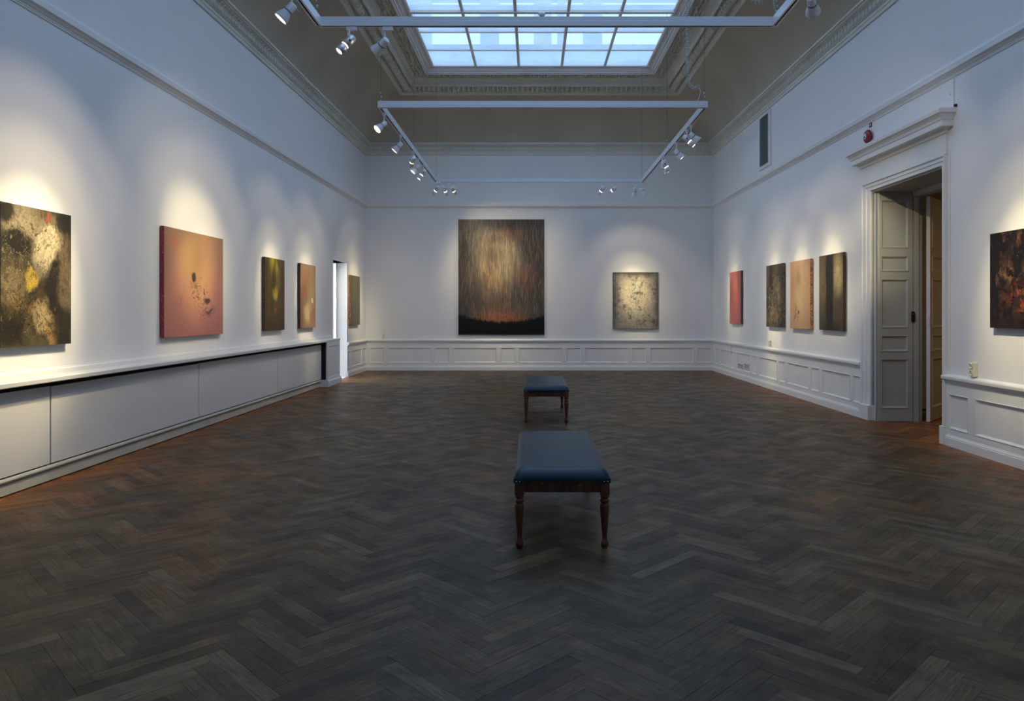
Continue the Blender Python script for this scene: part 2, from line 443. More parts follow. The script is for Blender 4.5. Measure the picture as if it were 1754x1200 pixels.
csw('laylight_surround', [(1.80, 6.965), (1.805, 6.93), (1.835, 6.925), (1.84, 6.945), (1.87, 6.95), (1.875, 6.985), (1.915, 6.99), (1.92, 7.02), (1.955, 7.025), (1.96, 7.06), (2.0, 7.065), (2.0, 7.16)], 'lightframe')
orn = random.Random(11)
lf = MB()
def leaf(c, d, inw, k):
    z = Vector((0, 0, 1))
    for rr, (dt, sz) in enumerate(((-.085, .046), (0.0, .052), (.082, .044))):
        for sgn in (-1, 1):
            an = sgn*(.7+orn.uniform(-.4, .4))+(.5 if rr == 1 else 0)
            u_ = d*math.cos(an)+inw*math.sin(an); v_ = d*-math.sin(an)+inw*math.cos(an)
            cc = c+inw*(dt+orn.uniform(-.01, .01))+d*(sgn*.034+orn.uniform(-.008, .008))+z*7.028
            lf.dome(cc, u_*sz, v_*sz*.38, z*-orn.uniform(.07, .13), 6, 2)
along(1.67, leaf, .135, 4)
lf.build('acanthus_leaves', 'ornament', ceil, kind='stuff')
eg = MB()
def egg(c, d, inw, k):
    z = Vector((0, 0, 1))
    eg.dome(c+z*6.81, d*.036, inw*.085, z*-.125+inw*-.01, 8, 2)
    eg.dome(c+d*.05+inw*.04+z*6.82, (d*.7+inw*.7)*.04, (d*.7-inw*.7)*.018, z*-.11, 5, 1)
    eg.dome(c+d*.05+inw*-.045+z*6.80, (d*.7-inw*.7)*.04, (d*.7+inw*.7)*.018, z*-.11, 5, 1)
along(1.285, egg, .115, 4)
eg.build('egg_and_dart_ornament', 'ornament', ceil, kind='stuff')

# ---- laylight (glazed ceiling)
win = empty('window_1', T(0, 0, 0)); win['kind'] = 'structure'
GX0, GX1 = xl(8)+2.0, xr(8)-2.0
yg1, yg0 = YB-2.0, YF+2.0
nr = 16; dy = (yg1-yg0)/nr
def gx(i, y): x0, x1 = xl(y)+2.0, xr(y)-2.0; return x0+(x1-x0)*i/5
cols = [gx(i, 15) for i in range(6)]
for r in range(nr):
    for c in range(5):
        b = MB(); ya, yb_ = yg0+r*dy+.012, yg0+(r+1)*dy-.012
        xa0, xb0, xa1, xb1 = gx(c, ya)+.012, gx(c+1, ya)-.012, gx(c, yb_)+.012, gx(c+1, yb_)-.012
        z = 7.075+orn.uniform(0, .004)
        b.add([(xa0, ya, z), (xb0, ya, z), (xb1, yb_, z), (xa1, yb_, z)], [(0, 1, 2, 3)])
        b.build('pane', 'glass', win, recalc=False)
for i in range(0, 6):
    b = MB(); o_ = .016
    for (hw_, z0, z1) in ((.022, 7.045, 7.10), (.03, 7.066, 7.074)):
        xa, xb = gx(i, yg0), gx(i, yg1)
        b.add([(xa-hw_, yg0, z0), (xa+hw_, yg0, z0), (xa+hw_, yg0, z1), (xa-hw_, yg0, z1), (xb-hw_, yg1, z0), (xb+hw_, yg1, z0), (xb+hw_, yg1, z1), (xb-hw_, yg1, z1)],
              [(0,1,2,3),(7,6,5,4),(0,4,5,1),(1,5,6,2),(2,6,7,3),(3,7,4,0)])
    b.build('glazing_bar', 'glazebar', win)
for r in range(nr+1):
    b = MB(); y = yg1-r*dy; thick = (r % 3 == 0)
    hw_ = .04 if thick else .018
    if r in (0, nr): hw_ = .014
    b.bbox(gx(0, y), gx(5, y), y-hw_, y+hw_, 7.05-(.02 if thick and 0 < r < nr else 0), 7.098, .005)
    b.build('cross_bar', 'glazebar', win)
for r in (1, 2, 3, 4, 5, 6):   # added strips imitating the teal band reflected along each pane row
    b = MB(); y = yg1-r*dy; b.box(gx(0, y), gx(5, y), y+.0, y+.012, 7.10, 7.19); b.build('row_band_strip', 'attic', win)
sn = MB(); sn.lathe([(.07, 0), (.068, -.02), (.05, -.045), (.02, -.058), (.0, -.06)], 20); so = sn.build('ceiling_sensor', 'lampw', mat=T(.16+.0, yg1-3*dy, 7.03))
so.location.x = (928-CX)/F*(yg1-3*dy)
tag(so, 'small white dome sensor fixed to a bar of the glazed ceiling', 'sensor')

# attic above the glass: end wall with piers between openings, side curbs, roof trusses
b = MB()
ya = 19.6
b.box(-6, 6.6, ya, ya+.3, 7.0, 8.62)
b.build('attic_sill', 'attic', win)
for x0, x1 in ((-3.9, -2.75), (-1.42, -.92), (.02, .50), (.66, .86), (1.36, 1.86), (4.6, 5.4)):
    b = MB(); b.box(x0, x1, ya, ya+.3, 8.62, 9.9); b.build('attic_pier', 'attic', win)
b = MB(); b.box(-6, 6.6, ya, ya+.3, 9.9, 10.4); b.build('attic_beam', 'attic', win)
for sx in (-5.6, 5.9):
    b = MB(); b.box(sx-.1, sx+.1, -3, ya+.3, 7.0, 8.1); b.build('attic_curb', 'attic', win)
b = MB()
for x0, x1, y0, y1 in ((-6, xl(0)+.0, YF-.5, ya), (xr(0), 6.6, YF-.5, ya), (-6, 6.6, YB+.0, ya+.3), (-6, 6.6, YF-.6, YF)):
    b.box(x0, x1, y0, y1, 5.8, 5.9)
b.build('attic_floor', 'attic', win)
cb = MB()   # back of the plaster ceiling, keeps daylight out of the room
for p0, p1 in (((.0, 5.8), (.2, 6.95)), ((.2, 6.95), (2.03, 7.14))):
    cb.loft([ring(p0[0]-.02, p0[1]+.0), ring(p1[0]-.02 if p1[0] < 1 else 1.985, p1[1])], True)
cb.build('ceiling_backing', 'attic', ceil)

# ---- picture rail
pr = sweep('trim_2', [(0, 4.098), (.010, 4.100), (.011, 4.112), (.016, 4.115), (.017, 4.128), (.026, 4.132), (.040, 4.152), (.062, 4.165), (.063, 4.222), (.052, 4.228),
                      (.050, 4.238), (.030, 4.242), (.028, 4.258), (.016, 4.262), (.014, 4.276), (0, 4.282)], 'trimw')

# ---- wainscot
def wainscot(side, a0, a1, panels, wallobj):
    zr0, zr1, zp0, zp1 = .0, .70, .193, .58
    b = MB(); d = .022
    wbox(b, side, a0, a1, 0, d, zp1, zr1); wbox(b, side, a0, a1, 0, d, 0, zp0)
    edges = [a0]+[q for p in panels for q in p]+[a1]
    for i in range(0, len(edges), 2): 
        if edges[i+1]-edges[i] > .001: wbox(b, side, edges[i], edges[i+1], 0, d, zp0, zp1)
    b.build('wainscot_frame', 'trimw', wallobj)
    for p0, p1 in panels:
        x0, x1 = sorted((SG[side]*p0, SG[side]*p1)); b = MB()
        def rg(e, v): return [Vector((x0+e, v, zp0+e)), Vector((x1-e, v, zp0+e)), Vector((x1-e, v, zp1-e)), Vector((x0+e, v, zp1-e))]
        b.loft([rg(0, .004), rg(0, .026), rg(.006, .028), rg(.012, .020), rg(.022, .012), rg(.024, .006), rg(.03, .005)], True)
        b.add(rg(.03, .005), [(0, 1, 2, 3)]); b.build('panel', 'trimw', wallobj)
def extr(side, a0, a1, prof, name, mat, kind='structure', parent=None):
    b = MB(); s = SG[side]
    b.loft([[Vector((s*a, v, z)) for v, z in prof] for a in (a0, a1)], True, False, True)
    return b.build(name, mat, parent, mat=(FR[side] if parent is None else None), kind=kind)
RAILP = [(0, .70), (.030, .70), (.031, .712), (.040, .716), (.041, .728), (.052, .738), (.062, .745), (.064, .770), (.058, .782), (.040, .790), (.010, .795), (0, .80)]
BASEP = [(0, 0), (.045, 0), (.045, .088), (.040, .094), (.040, .104), (.034, .110), (.030, .112), (.026, .124), (0, .126)]
bp = []
a = (633-626)/F*YB
aa = 0.10
bw = lambda x: aW('back', x)
for x0 in (633, 745, 857.3, 970, 1082): bp += [(bw(x0), bw(x0+25)), (bw(x0+31.3), bw(x0+106))]
bp += [(bw(1193.5), bw(1218.5))]
wainscot('back', 0, XR0-XL0, bp, wb)
extr('back', 0, XR0-XL0, RAILP, 'trim_3', 'trimw'); extr('back', 0, XR0-XL0, BASEP, 'baseboard_back', 'trimw')
Yr = lambda y: YB-y
rp = [(.24, .60), (.73, 1.59), (1.70, 2.02), (2.14, 3.12), (3.23, 3.58), (3.70, 4.78), (4.89, 5.23), (5.33, 6.32), (6.44, 6.78), (6.90, 7.90), (8.00, 8.24)]
aC0 = aW('right', 1479)
wainscot('right', 0, aC0, [(p0, min(p1, aC0-.03)) for p0, p1 in rp], wr)
extr('right', 0, aC0, RAILP, 'trim_4', 'trimw'); extr('right', 0, aC0, BASEP, 'baseboard_right', 'trimw')
aC1 = aW('right', 1621)
rp2 = [(aW('right', 1629), aW('right', 1662)), (aW('right', 1674), aW('right', 1674)+1.0), (aW('right', 1674)+1.1, aW('right', 1674)+1.45), (aW('right', 1674)+1.55, aW('right', 1674)+2.6)]
wainscot('right', aC1, YB-YF, rp2, wr)
extr('right', aC1, YB-YF, RAILP, 'trim_5', 'trimw'); extr('right', aC1, YB-YF, BASEP, 'baseboard_right', 'trimw')
lp = [(aW('left', 625.2), aW('left', 619.8)), (aW('left', 618), aW('left', 600.8)), (aW('left', 598.6), aE0-.06)]
wainscot('left', 0, aE0, lp, wl)
extr('left', 0, aE0-.01, RAILP, 'trim_6', 'trimw'); extr('left', 0, aE0, BASEP, 'baseboard_left', 'trimw')
for k_ in (wl, wr, wb):
    for ch in k_.children: ch.matrix_basis = Matrix.Identity(4)

# ------------------------------------------------------------------ panelled leaf builder (plane x: 0..w, y thickness towards -y, z up)
def leaf_panels(root, w_, z0, z1, rows, mat, mx, th_=.045, yf=0.0):
    """frame with recessed panels facing +y at y=yf"""
    b = MB(); ms = mx
    zs = [z0]
    for a_, c_ in rows: zs += [a_, c_]
    zs.append(z1)
    b.box(0, ms, yf-th_, yf, z0, z1); b.box(w_-ms, w_, yf-th_, yf, z0, z1)
    for i in range(0, len(zs), 2): b.box(ms, w_-ms, yf-th_, yf, zs[i], zs[i+1])
    b.build('leaf_frame', mat, root)
    for a_, c_ in rows:
        b = MB()
        def rg(e_, v): return [Vector((ms+e_, v, a_+e_)), Vector((w_-ms-e_, v, a_+e_)), Vector((w_-ms-e_, v, c_-e_)), Vector((ms+e_, v, c_-e_))]
        b.loft([rg(0, yf-.03), rg(0, yf+.006), rg(.008, yf+.008), rg(.016, yf-.002), rg(.028, yf-.012), rg(.03, yf-.02), rg(.04, yf-.02)], True)
        b.add(rg(.04, yf-.02), [(0, 1, 2, 3)]); b.build('panel', mat, root)
ROWS = [(.175, .849), (.948, 1.168), (1.27, 1.936), (2.04, 2.25), (2.357, 3.016)]

# ---- right doorway
d2 = empty('door_2', FR['right']); d2['kind'] = 'structure'
s = -1
def arch(t, v, fx=1.0):
    return [Vector((s*(aD0-t*fx), v, 0.0)), Vector((s*(aD0-t*fx), v, 3.15+t)), Vector((s*(aD1+t*.55), v, 3.15+t)), Vector((s*(aD1+t*.55), v, 0))]
b = MB()
FXF = (aD0-aC0)/.125
b.loft([arch(-.0, -.05, FXF), arch(0, .025, FXF), arch(.008, .032, FXF), arch(.018, .026, FXF), arch(.05, .026, FXF), arch(.053, .036, FXF), arch(.095, .036, FXF), arch(.10, .05, FXF), arch(.118, .052, FXF), arch(.125, .040, FXF), arch(.125, 0, FXF)], False)
b.build('architrave', 'trimw', d2)
for a0_, a1_ in ((aC0-.012, aD0+.004), (aD1-.004, aD1+.075)):
    b = MB(); x0, x1 = sorted((s*a0_, s*a1_)); b.bbox(x0, x1, -.04, .064, 0, .21, .006); b.build('plinth_block', 'trimw', d2)
b = MB(); x0, x1 = sorted((s*aC0, s*(aD1+.075))); b.box(x0, x1, 0, .03, 3.27, 3.54); b.build('frieze', 'trimw', d2)
b = MB()
def cr(v, z):
    q = max(v-.03, 0)
    return [Vector((s*(aC0-q), 0, z)), Vector((s*(aC0-q), v, z)), Vector((s*(aD1+.075+q), v, z)), Vector((s*(aD1+.075+q), 0, z))]
b.loft([cr(.03, 3.50), cr(.044, 3.504), cr(.046, 3.53), cr(.058, 3.534), cr(.075, 3.552), cr(.13, 3.560), cr(.132, 3.565), cr(.132, 3.625), cr(.140, 3.63), cr(.150, 3.66), cr(.172, 3.69), cr(.188, 3.70), cr(.192, 3.74), cr(.186, 3.75)], False)
b.add(cr(.186, 3.75), [(0, 1, 2, 3)])
b.build('crown', 'trimw', d2)
# reveal: far side is a panelled lining facing the camera
rv = empty('reveal_lining', Matrix(((0, s*1.0, 0, s*(aD0+.075)), (-1, 0, 0, -.02), (0, 0, 1, 0), (0, 0, 0, 1))), d2)
# local x -> into the wall (-v), local y -> towards camera (+a)
rv.matrix_basis = Matrix(((0, s, 0, s*(aD0+.075)), (-1, 0, 0, -.03), (0, 0, 1, .004), (0, 0, 0, 1)))
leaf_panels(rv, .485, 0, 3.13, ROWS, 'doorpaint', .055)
b = MB(); x0, x1 = sorted((s*aD0, s*(aD0+.075))); b.box(x0, x1, -.06, -.03, 0, 3.15); b.build('rebate', 'trimw', d2)
# frame beyond the lining
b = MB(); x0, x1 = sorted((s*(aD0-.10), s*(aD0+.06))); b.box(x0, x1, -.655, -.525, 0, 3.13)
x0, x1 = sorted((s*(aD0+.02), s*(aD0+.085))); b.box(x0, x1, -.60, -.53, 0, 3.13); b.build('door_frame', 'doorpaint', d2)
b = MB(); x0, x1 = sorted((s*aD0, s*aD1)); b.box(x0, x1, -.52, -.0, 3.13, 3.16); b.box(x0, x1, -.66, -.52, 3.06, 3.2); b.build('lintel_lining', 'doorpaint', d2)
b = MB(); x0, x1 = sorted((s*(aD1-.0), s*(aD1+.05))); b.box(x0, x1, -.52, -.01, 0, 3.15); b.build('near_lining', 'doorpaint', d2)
b = MB(); x0, x1 = sorted((s*aD0, s*aD1)); b.box(x0, x1, -.70, .0, -.03, -.008); b.build('threshold', 'slab', d2)
# lock on the edge of the lining
b = MB(); lm = T(s*(aD0+.09), -.515, 1.43)
b.box(-.012, .02, -.018, .018, -.07, .07); b.lathe([(.0, 0), (.02, .002), (.02, .02), (.012, .03), (.0, .032)], 12, T(-.012, 0, .03) @ Matrix.Rotation(-PI/2, 4, 'Y'))
b.tube([(-.03, 0, .03), (-.045, .0, .0), (-.04, .0, -.04), (-.02, 0, -.055)], .006, 6)
b.build('lock', 'black', d2, mat=lm)
# door leaf standing open into the next room
Y_l = 9.87; ang = math.radians(47)
d3 = empty('door_3', T(5.37, Y_l, .006) @ Matrix.Rotation(ang, 4, 'Z')); d3['kind'] = 'structure'
# local x runs away along the leaf; the face that is seen looks to -y
fl_ = empty('leaf', Matrix.Diagonal((1, -1, 1, 1)), d3)
fl_.matrix_basis = T(.86, 0, 0) @ Matrix.Rotation(PI, 4, 'Z')
leaf_panels(fl_, .86, .004, 3.05, ROWS, 'leafpaint', .10)
b = MB(); b.box(-.004, .0, -.002, .045, .0, 3.05); b.box(-.014, -.002, .006, .03, 1.30, 1.42); b.build('edge', 'trimw', d3)
# next room shell (dim)
b = MB()
b.box(5.13, 8.6, 11.4, 11.5, -.1, 4.2); b.box(8.5, 8.6, 6.8, 11.5, -.1, 4.2); b.box(5.13, 8.6, 6.8, 6.9, -.1, 4.2); b.box(5.13, 8.6, 6.8, 11.5, 3.9, 4.2)
nr_ = b.build('wall_next_room', 'kick', kind='structure')

# ---- left doorway and the bright side room
d1 = empty('door_1', FR['left']); d1['kind'] = 'structure'
b = MB()
def ar(t, v): return [Vector((aE0-t, v, 0)), Vector((aE0-t, v, 2.605+t)), Vector((aE1+t, v, 2.605+t)), Vector((aE1+t, v, 0))]
b.loft([ar(0, -.3), ar(0, .012), ar(.045, .016), ar(.05, .012), ar(.05, 0)], False)
b.build('architrave', 'trimw', d1)
b = MB(); b.box(aE0-.04, aE0+.03, -.36, -.22, 0, 2.6); b.box(aE1-.03, aE1+.04, -.36, -.26, 0, 2.6); b.build('frame', 'trimw', d1)
# white leaf folded back into the side room
lv = empty('leaf', Matrix(((0, 1, 0, aE0+.02), (-1, 0, 0, -.33), (0, 0, 1, .01), (0, 0, 0, 1))), d1)
leaf_panels(lv, .80, 0, 2.5, [(.2, .9), (1.0, 1.25), (1.35, 2.35)], 'trimw', .09)
b = MB(); b.box(-.012, .012, 0, .05, -.03, .03); b.tube([(0, .05, 0), (-.05, .06, 0), (-.1, .06, -.01)], .009, 8)
b.build('handle', 'steel', lv, mat=T(.73, .0, 1.02))
b = MB()
b.box(-7.0, -4.56, 18.1, 18.2, -.1, 3.2); b.box(-7.0, -6.9, 13.9, 18.2, -.1, 3.2); b.box(-7.0, -4.56, 13.9, 14.0, -.1, 3.2); b.box(-7.0, -4.56, 13.9, 18.2, 3.1, 3.2); b.box(-7.0, -4.2, 13.9, 18.2, -.03, -.004)
b.build('wall_side_room', 'wall', kind='structure')

# ------------------------------------------------------------------ long low cabinet on the left wall
cbr = empty('cabinet', FR['left'] @ T(0, 0, 0))
tag(cbr, 'long low white built-in cabinet with sliding panels under the left wall paintings', 'cabinet')
e0, e1, e2 = 3.13, 4.03, 15.2
# shelf with a small moulded front edge
b = MB(); sp = [(0, .890), (.165, .890), (.170, .885), (.185, .885), (.200, .893), (.203, .925), (.196, .933), (0, .935)]
b.loft([[Vector((a_, v, z)) for v, z in sp] for a_ in (e0-.03, e2)], True, False, True); b.build('top_shelf', 'trimw', cbr)
b = MB(); up = [(0, .935), (.030, .935), (.030, .975), (.022, .982), (.012, .986), (.010, .996), (0, .998)]
b.loft([[Vector((a_, v, z)) for v, z in up] for a_ in (e0-.01, e2)], True, False, True); b.build('upstand', 'trimw', cbr)
b = MB(); b.box(e1, e2, .0, .045, .0, .89); b.box(e1, e1+.012, .045, .17, 0, .89); b.build('carcass', 'dark', cbr)
seams = [e1+.09, aW('left', 475, .10), aW('left', 340, .10), aW('left', 86, .10), aW('left', 86, .10)+2.85]
for i in range(4):
    b = MB(); b.bbox(seams[i]+.008, seams[i+1]-.008, .078, .104, .160, .838+(.004 if i % 2 else 0), .003); b.build('sliding_panel', 'cab', cbr)
b = MB(); rail_p = [(.05, .108), (.100, .108), (.112, .114), (.118, .128), (.112, .142), (.098, .148), (.05, .148)]
b.loft([[Vector((a_, v, z)) for v, z in rail_p] for a_ in (e1+.1, e2)], True, False, True); b.build('bottom_rail', 'kick', cbr)
b = MB(); b.box(e1+.1, e2, .05, .096, .012, .102); b.build('plinth_board', 'kick', cbr)
# end pilaster with recessed panel
b = MB(); b.box(e0, e1, 0, .18, 0, .89)
x0, x1, z0, z1 = e0, e1, 0, .885
def rg2(x0, x1, z0, z1, v): return [Vector((x0, v, z0)), Vector((x1, v, z0)), Vector((x1, v, z1)), Vector((x0, v, z1))]
b.loft([rg2(e0, e1, 0, .885, .18), rg2(e0, e1, 0, .885, .20), rg2(e0+.09, e1-.09, .17, .80, .20), rg2(e0+.095, e1-.095, .175, .795, .188), rg2(e0+.11, e1-.11, .19, .78, .186)], True)
b.add(rg2(e0+.11, e1-.11, .19, .78, .186), [(0, 1, 2, 3)]); b.build('end_pilaster', 'trimw', cbr)
b = MB(); pp = [(0, 0), (.232, 0), (.232, .10), (.226, .112), (.212, .12), (.206, .14), (0, .14)]
b.loft([[Vector((a_, v, z)) for v, z in pp] for a_ in (e0-.03, e1+.02)], True, False, True); b.build('pilaster_base', 'trimw', cbr)

# ------------------------------------------------------------------ benches
def bench(name, x, y, label):
    r = empty(name, T(x, y, 0)); tag(r, label, 'bench', 'padded benches in a row on the parquet floor')
    Wd, Ln = .60, 1.56; hw = Wd/2
    for sx in (-1, 1):
        for yy in (0.03, Ln-.03):
            b = MB(); cx, cy = sx*(hw-.029), yy
            b.bbox(cx-.029, cx+.029, cy-.029, cy+.029, .335, .440, .003)
            pr_ = [(.024, .336), (.027, .332), (.030, .326), (.027, .320), (.022, .316), (.022, .311), (.029, .306), (.031, .298), (.029, .291), (.022, .286), (.024, .281), (.030, .272), (.031, .258),
                   (.028, .22), (.024, .17), (.020, .12), (.0165, .085), (.0155, .07), (.018, .055), (.024, .040), (.027, .028), (.025, .015), (.020, .006), (.016, 0)]
            b.lathe(pr_, 18, T(cx, cy, 0)); b.build('leg', 'wood', r)
    for sx in (-1, 1):
        b = MB(); x0 = sx*(hw-.036); b.bbox(x0-.012, x0+.012, .058, Ln-.058, .352, .436, .003); b.build('side_rail', 'wood', r)
    for yy in (.02, Ln-.044):
        b = MB(); b.bbox(-hw+.057, hw-.057, yy, yy+.024, .352, .436, .003); b.box(-hw+.057, hw-.057, yy-.003, yy+.027, .418, .438); b.build('end_rail', 'wood', r)
    b = MB(); b.bbox(-hw, hw, .0, Ln, .432, .446, .003); b.build('seat_board', 'wood', r)
    # cushion: rounded box with a domed top
    b = MB(); nx, ny = 16, 30; vs = []; fs = []
    def prof(t):  # 0 at the edge, 1 in the middle
        t = min(1, max(0, t)); return math.sqrt(max(0, 1-(1-t)**2.6))
    for j in range(ny+1):
        for i in range(nx+1):
            u = i/nx*2-1; v = j/ny*2-1
            u = math.copysign(1-(1-abs(u))**1.5, u); v = math.copysign(1-(1-abs(v))**1.5, v)
            ex = (1-abs(u))*hw; ey = (1-abs(v))*(Ln/2)
            h = .052*prof(ex/.075)*prof(ey/.085)+.007*(1-u*u)*(1-v*v)
            vs.append((u*(hw+.006), Ln/2+v*(Ln/2+.006), .447+h))
    for j in range(ny):
        for i in range(nx): q = j*(nx+1)+i; fs.append((q, q+1, q+nx+2, q+nx+1))
    b.add(vs, fs, True)
    per = [i for i in range(nx+1)]+[(j)*(nx+1)+nx for j in range(1, ny+1)]+[ny*(nx+1)+i for i in range(nx-1, -1, -1)]+[j*(nx+1) for j in range(ny-1, 0, -1)]
    low = [(vs[i][0], vs[i][1], .428) for i in per]; topv = [vs[i] for i in per]
    b.loft([low, topv], True, True)
    b.build('cushion', 'leather', r)
    # leather corner tabs with nails
    for sx in (-1, 1):
        for yy in (-.009, Ln+.004):
            b = MB(); x0, x1 = sorted((sx*(hw+.007), sx*(hw-.052))); b.bbox(x0, x1, yy, yy+.005, .418, .446, .002)
            tb = b.build('corner_tab', 'leather', r)
            yn, dr = (-.0095, 1) if yy < 0 else (Ln+.0095, -1)
            for q in (.012, .034):
                b = MB(); b.lathe([(.0055, 0), (.0045, .002), (.002, .0035), (0, .0038)], 8, T(sx*(hw-q), yn, .428) @ Matrix.Rotation(PI/2*dr, 4, 'X')); b.build('nail', 'brass', tb)
    return r
bench('bench', .184, 4.61, 'near padded bench, blue leather seat on turned dark wood legs, front of the two')
bench('bench', .178, 9.80, 'rear padded bench of blue leather and dark wood, standing behind the other, towards back wall')

# ------------------------------------------------------------------ paintings
def paint_mat(name, base, layers, seed=0, warp=.10, wscale=3.2, rough=.5, streak=None, fine=.25, fscale=(60, 60)):
    k = NT(name); uv = k.n('ShaderNodeUVMap').outputs[0]
    uvo = k.mapv(uv, loc=(seed*3.7, seed*1.9, seed*.77))
    nc = k.noise(uvo, wscale, 5, .6, color=True)
    sub = k.n('ShaderNodeVectorMath', operation='SUBTRACT'); k.l(nc, sub.inputs[0]); sub.inputs[1].default_value = (.5, .5, .5)
    sc = k.n('ShaderNodeVectorMath', operation='SCALE'); k.l(sub.outputs[0], sc.inputs[0]); sc.inputs['Scale'].default_value = warp*2
    ad = k.n('ShaderNodeVectorMath', operation='ADD'); k.l(uv, ad.inputs[0]); k.l(sc.outputs[0], ad.inputs[1])
    wv = ad.outputs[0]
    wvo = k.mapv(wv, loc=(seed*3.7, seed*1.9, seed*.77))
    col = lin(base)
    for L in layers:
        kind = L[0]
        if kind == 'b':      # blob
            _, cx, cy, rx, ry, c_, st = L[:7]; soft = L[7] if len(L) > 7 else 1.0
            m = k.mapv(wv, loc=(-cx/rx, -cy/ry, 0), scale=(1/rx, 1/ry, 0))
            g = k.n('ShaderNodeTexGradient', gradient_type='SPHERICAL'); k.l(m, g.inputs[0])
            f = k.rng(g.outputs[1], 0, soft)
            if len(L) > 8:
                sx, sy, lo, hi = L[8]; f = k.math('MULTIPLY', f, k.rng(k.noise(k.mapv(wvo, scale=(sx, sy, 1), loc=(cx*9, cy*7, 0)), 1, 5, .65), lo, hi))
            f = k.math('MULTIPLY', f, st)
        elif kind == 'n':    # noise veil
            _, sx, sy, lo, hi, c_, st = L[:7]
            f = k.math('MULTIPLY', k.rng(k.noise(k.mapv(wvo, scale=(sx, sy, 1), loc=(sx, sy*1.3, 0)), 1, 6, .66), lo, hi), st)
        elif kind == 'y':    # vertical gradient y0 -> y1
            _, y0, y1, c_, st = L[:5]
            sp = k.n('ShaderNodeSeparateXYZ'); k.l(wv, sp.inputs[0]); f = k.math('MULTIPLY', k.rng(sp.outputs[1], y0, y1), st)
        elif kind == 'line':  # thin wandering strokes inside a blob
            _, cx, cy, rx, ry, c_, st, sc_, wd = L
            m = k.mapv(wv, loc=(-cx/rx, -cy/ry, 0), scale=(1/rx, 1/ry, 0))
            g = k.n('ShaderNodeTexGradient', gradient_type='SPHERICAL'); k.l(m, g.inputs[0])
            q = k.math('ABSOLUTE', k.math('SUBTRACT', k.noise(k.mapv(wvo, scale=(sc_, sc_, 1), loc=(cx*5, cy*3, 0)), 1, 3, .6), .5))
            f = k.math('MULTIPLY', k.math('MULTIPLY', k.rng(q, 0, wd, 1, 0), k.rng(g.outputs[1], 0, .5)), st)
        elif kind == 'ridge':   # dark tree line: y < height(x)
            _, y0, amp, sc_, c_, bow = L
            sp = k.n('ShaderNodeSeparateXYZ'); k.l(uv, sp.inputs[0])
            h = k.math('ADD', k.math('MULTIPLY', k.noise(k.mapv(uv, scale=(sc_, .001, 1)), 1, 8, .9), amp), y0); h = k.math('ADD', h, k.math('MULTIPLY', k.math('ABSOLUTE', k.math('SUBTRACT', k.noise(k.mapv(uv, scale=(95, .001, 1)), 1, 2, .5), .5)), .16))
            xx = k.math('SUBTRACT', sp.outputs[0], .52); h = k.math('ADD', h, k.math('MULTIPLY', k.math('MULTIPLY', xx, xx), bow))
            f = k.rng(k.math('SUBTRACT', h, sp.outputs[1]), -.006, .004)
        col = k.mix(f, col, lin(c_))
    if fine:
        fn = k.noise(k.mapv(uv, scale=(fscale[0], fscale[1], 1)), 1, 4, .7)
        col = k.mix(k.math('MULTIPLY', k.rng(fn, .35, .68), fine), col, k.mix(1.0, col, (.42, .42, .44, 1), 'MULTIPLY'))
        fn2 = k.noise(k.mapv(uv, scale=(fscale[0]*1.3, fscale[1]*1.3, 1), loc=(4, 9, 0)), 1, 4, .7)
        col = k.mix(k.math('MULTIPLY', k.rng(fn2, .55, .75), fine*.6), col, k.mix(1.0, col, (1.5, 1.5, 1.45, 1), 'MULTIPLY'))
        k.bump(fn, .18, .004)
    if isinstance(col, tuple): k.p.inputs['Base Color'].default_value = col
    else: k.l(col, k.p.inputs['Base Color'])
    k.p.inputs['Roughness'].default_value = rough; k.p.inputs['Specular IOR Level'].default_value = .35
    return k.m
def edge_mat(name, c0, c1, c2):
    k = NT(name); g = k.n('ShaderNodeTexCoord').outputs['Object']
    n = k.noise(g, 38, 4, .7); n2 = k.noise(g, 55, 3, .6)
    c = k.mix(k.rng(n, .42, .58), lin(c0), lin(c1)); c = k.mix(k.rng(n2, .60, .66), c, lin(c2))
    k.l(c, k.p.inputs['Base Color']); k.p.inputs['Roughness'].default_value = .5; return k.m
def painting(wall, a0, a1, z0, z1, mat, emat, elabel, label, th_=.045, gap=.012):
    w_, h_ = abs(a1-a0), z1-z0; ac = (a0+a1)/2
    r = empty('painting', wmat(wall, ac, 0, (z0))); tag(r, label, 'painting')
    hw = w_/2; b = MB(); f0, f1 = gap+th_-.001, gap+th_; e_ = .002
    nx, nz = 6, 8; vs = []; fs = []
    for j in range(nz+1):
        for i in range(nx+1): vs.append((hw-e_-(w_-2*e_)*i/nx, f1, e_+(h_-2*e_)*j/nz))
    for j in range(nz):
        for i in range(nx): q = j*(nx+1)+i; fs.append((q, q+1, q+nx+2, q+nx+1))
    b.add(vs, fs); o = b.build('canvas', mat, r, recalc=False)
    ul_ = o.data.uv_layers.new(name='UVMap')
    for lp_ in o.data.loops:
        c_ = o.data.vertices[lp_.vertex_index].co; ul_.data[lp_.index].uv = ((hw-c_.x)/w_, c_.z/h_)
    b = MB(); b.loft([[Vector((-hw+q, v, q)), Vector((hw-q, v, q)), Vector((hw-q, v, h_-q)), Vector((-hw+q, v, h_-q))] for v, q in ((gap, 0), (f1-.003, 0), (f1-.0005, .0025))], True)
    b.add([(-hw, gap, 0), (hw, gap, 0), (hw, gap, h_), (-hw, gap, h_)], [(0, 1, 2, 3)])
    b.build('canvas_edge', emat, r, label=elabel)
    b = MB(); b.box(-hw*.5, hw*.5, 0, gap, h_*.75, h_*.78); b.build('hanging_batten', 'black', r)
    return r
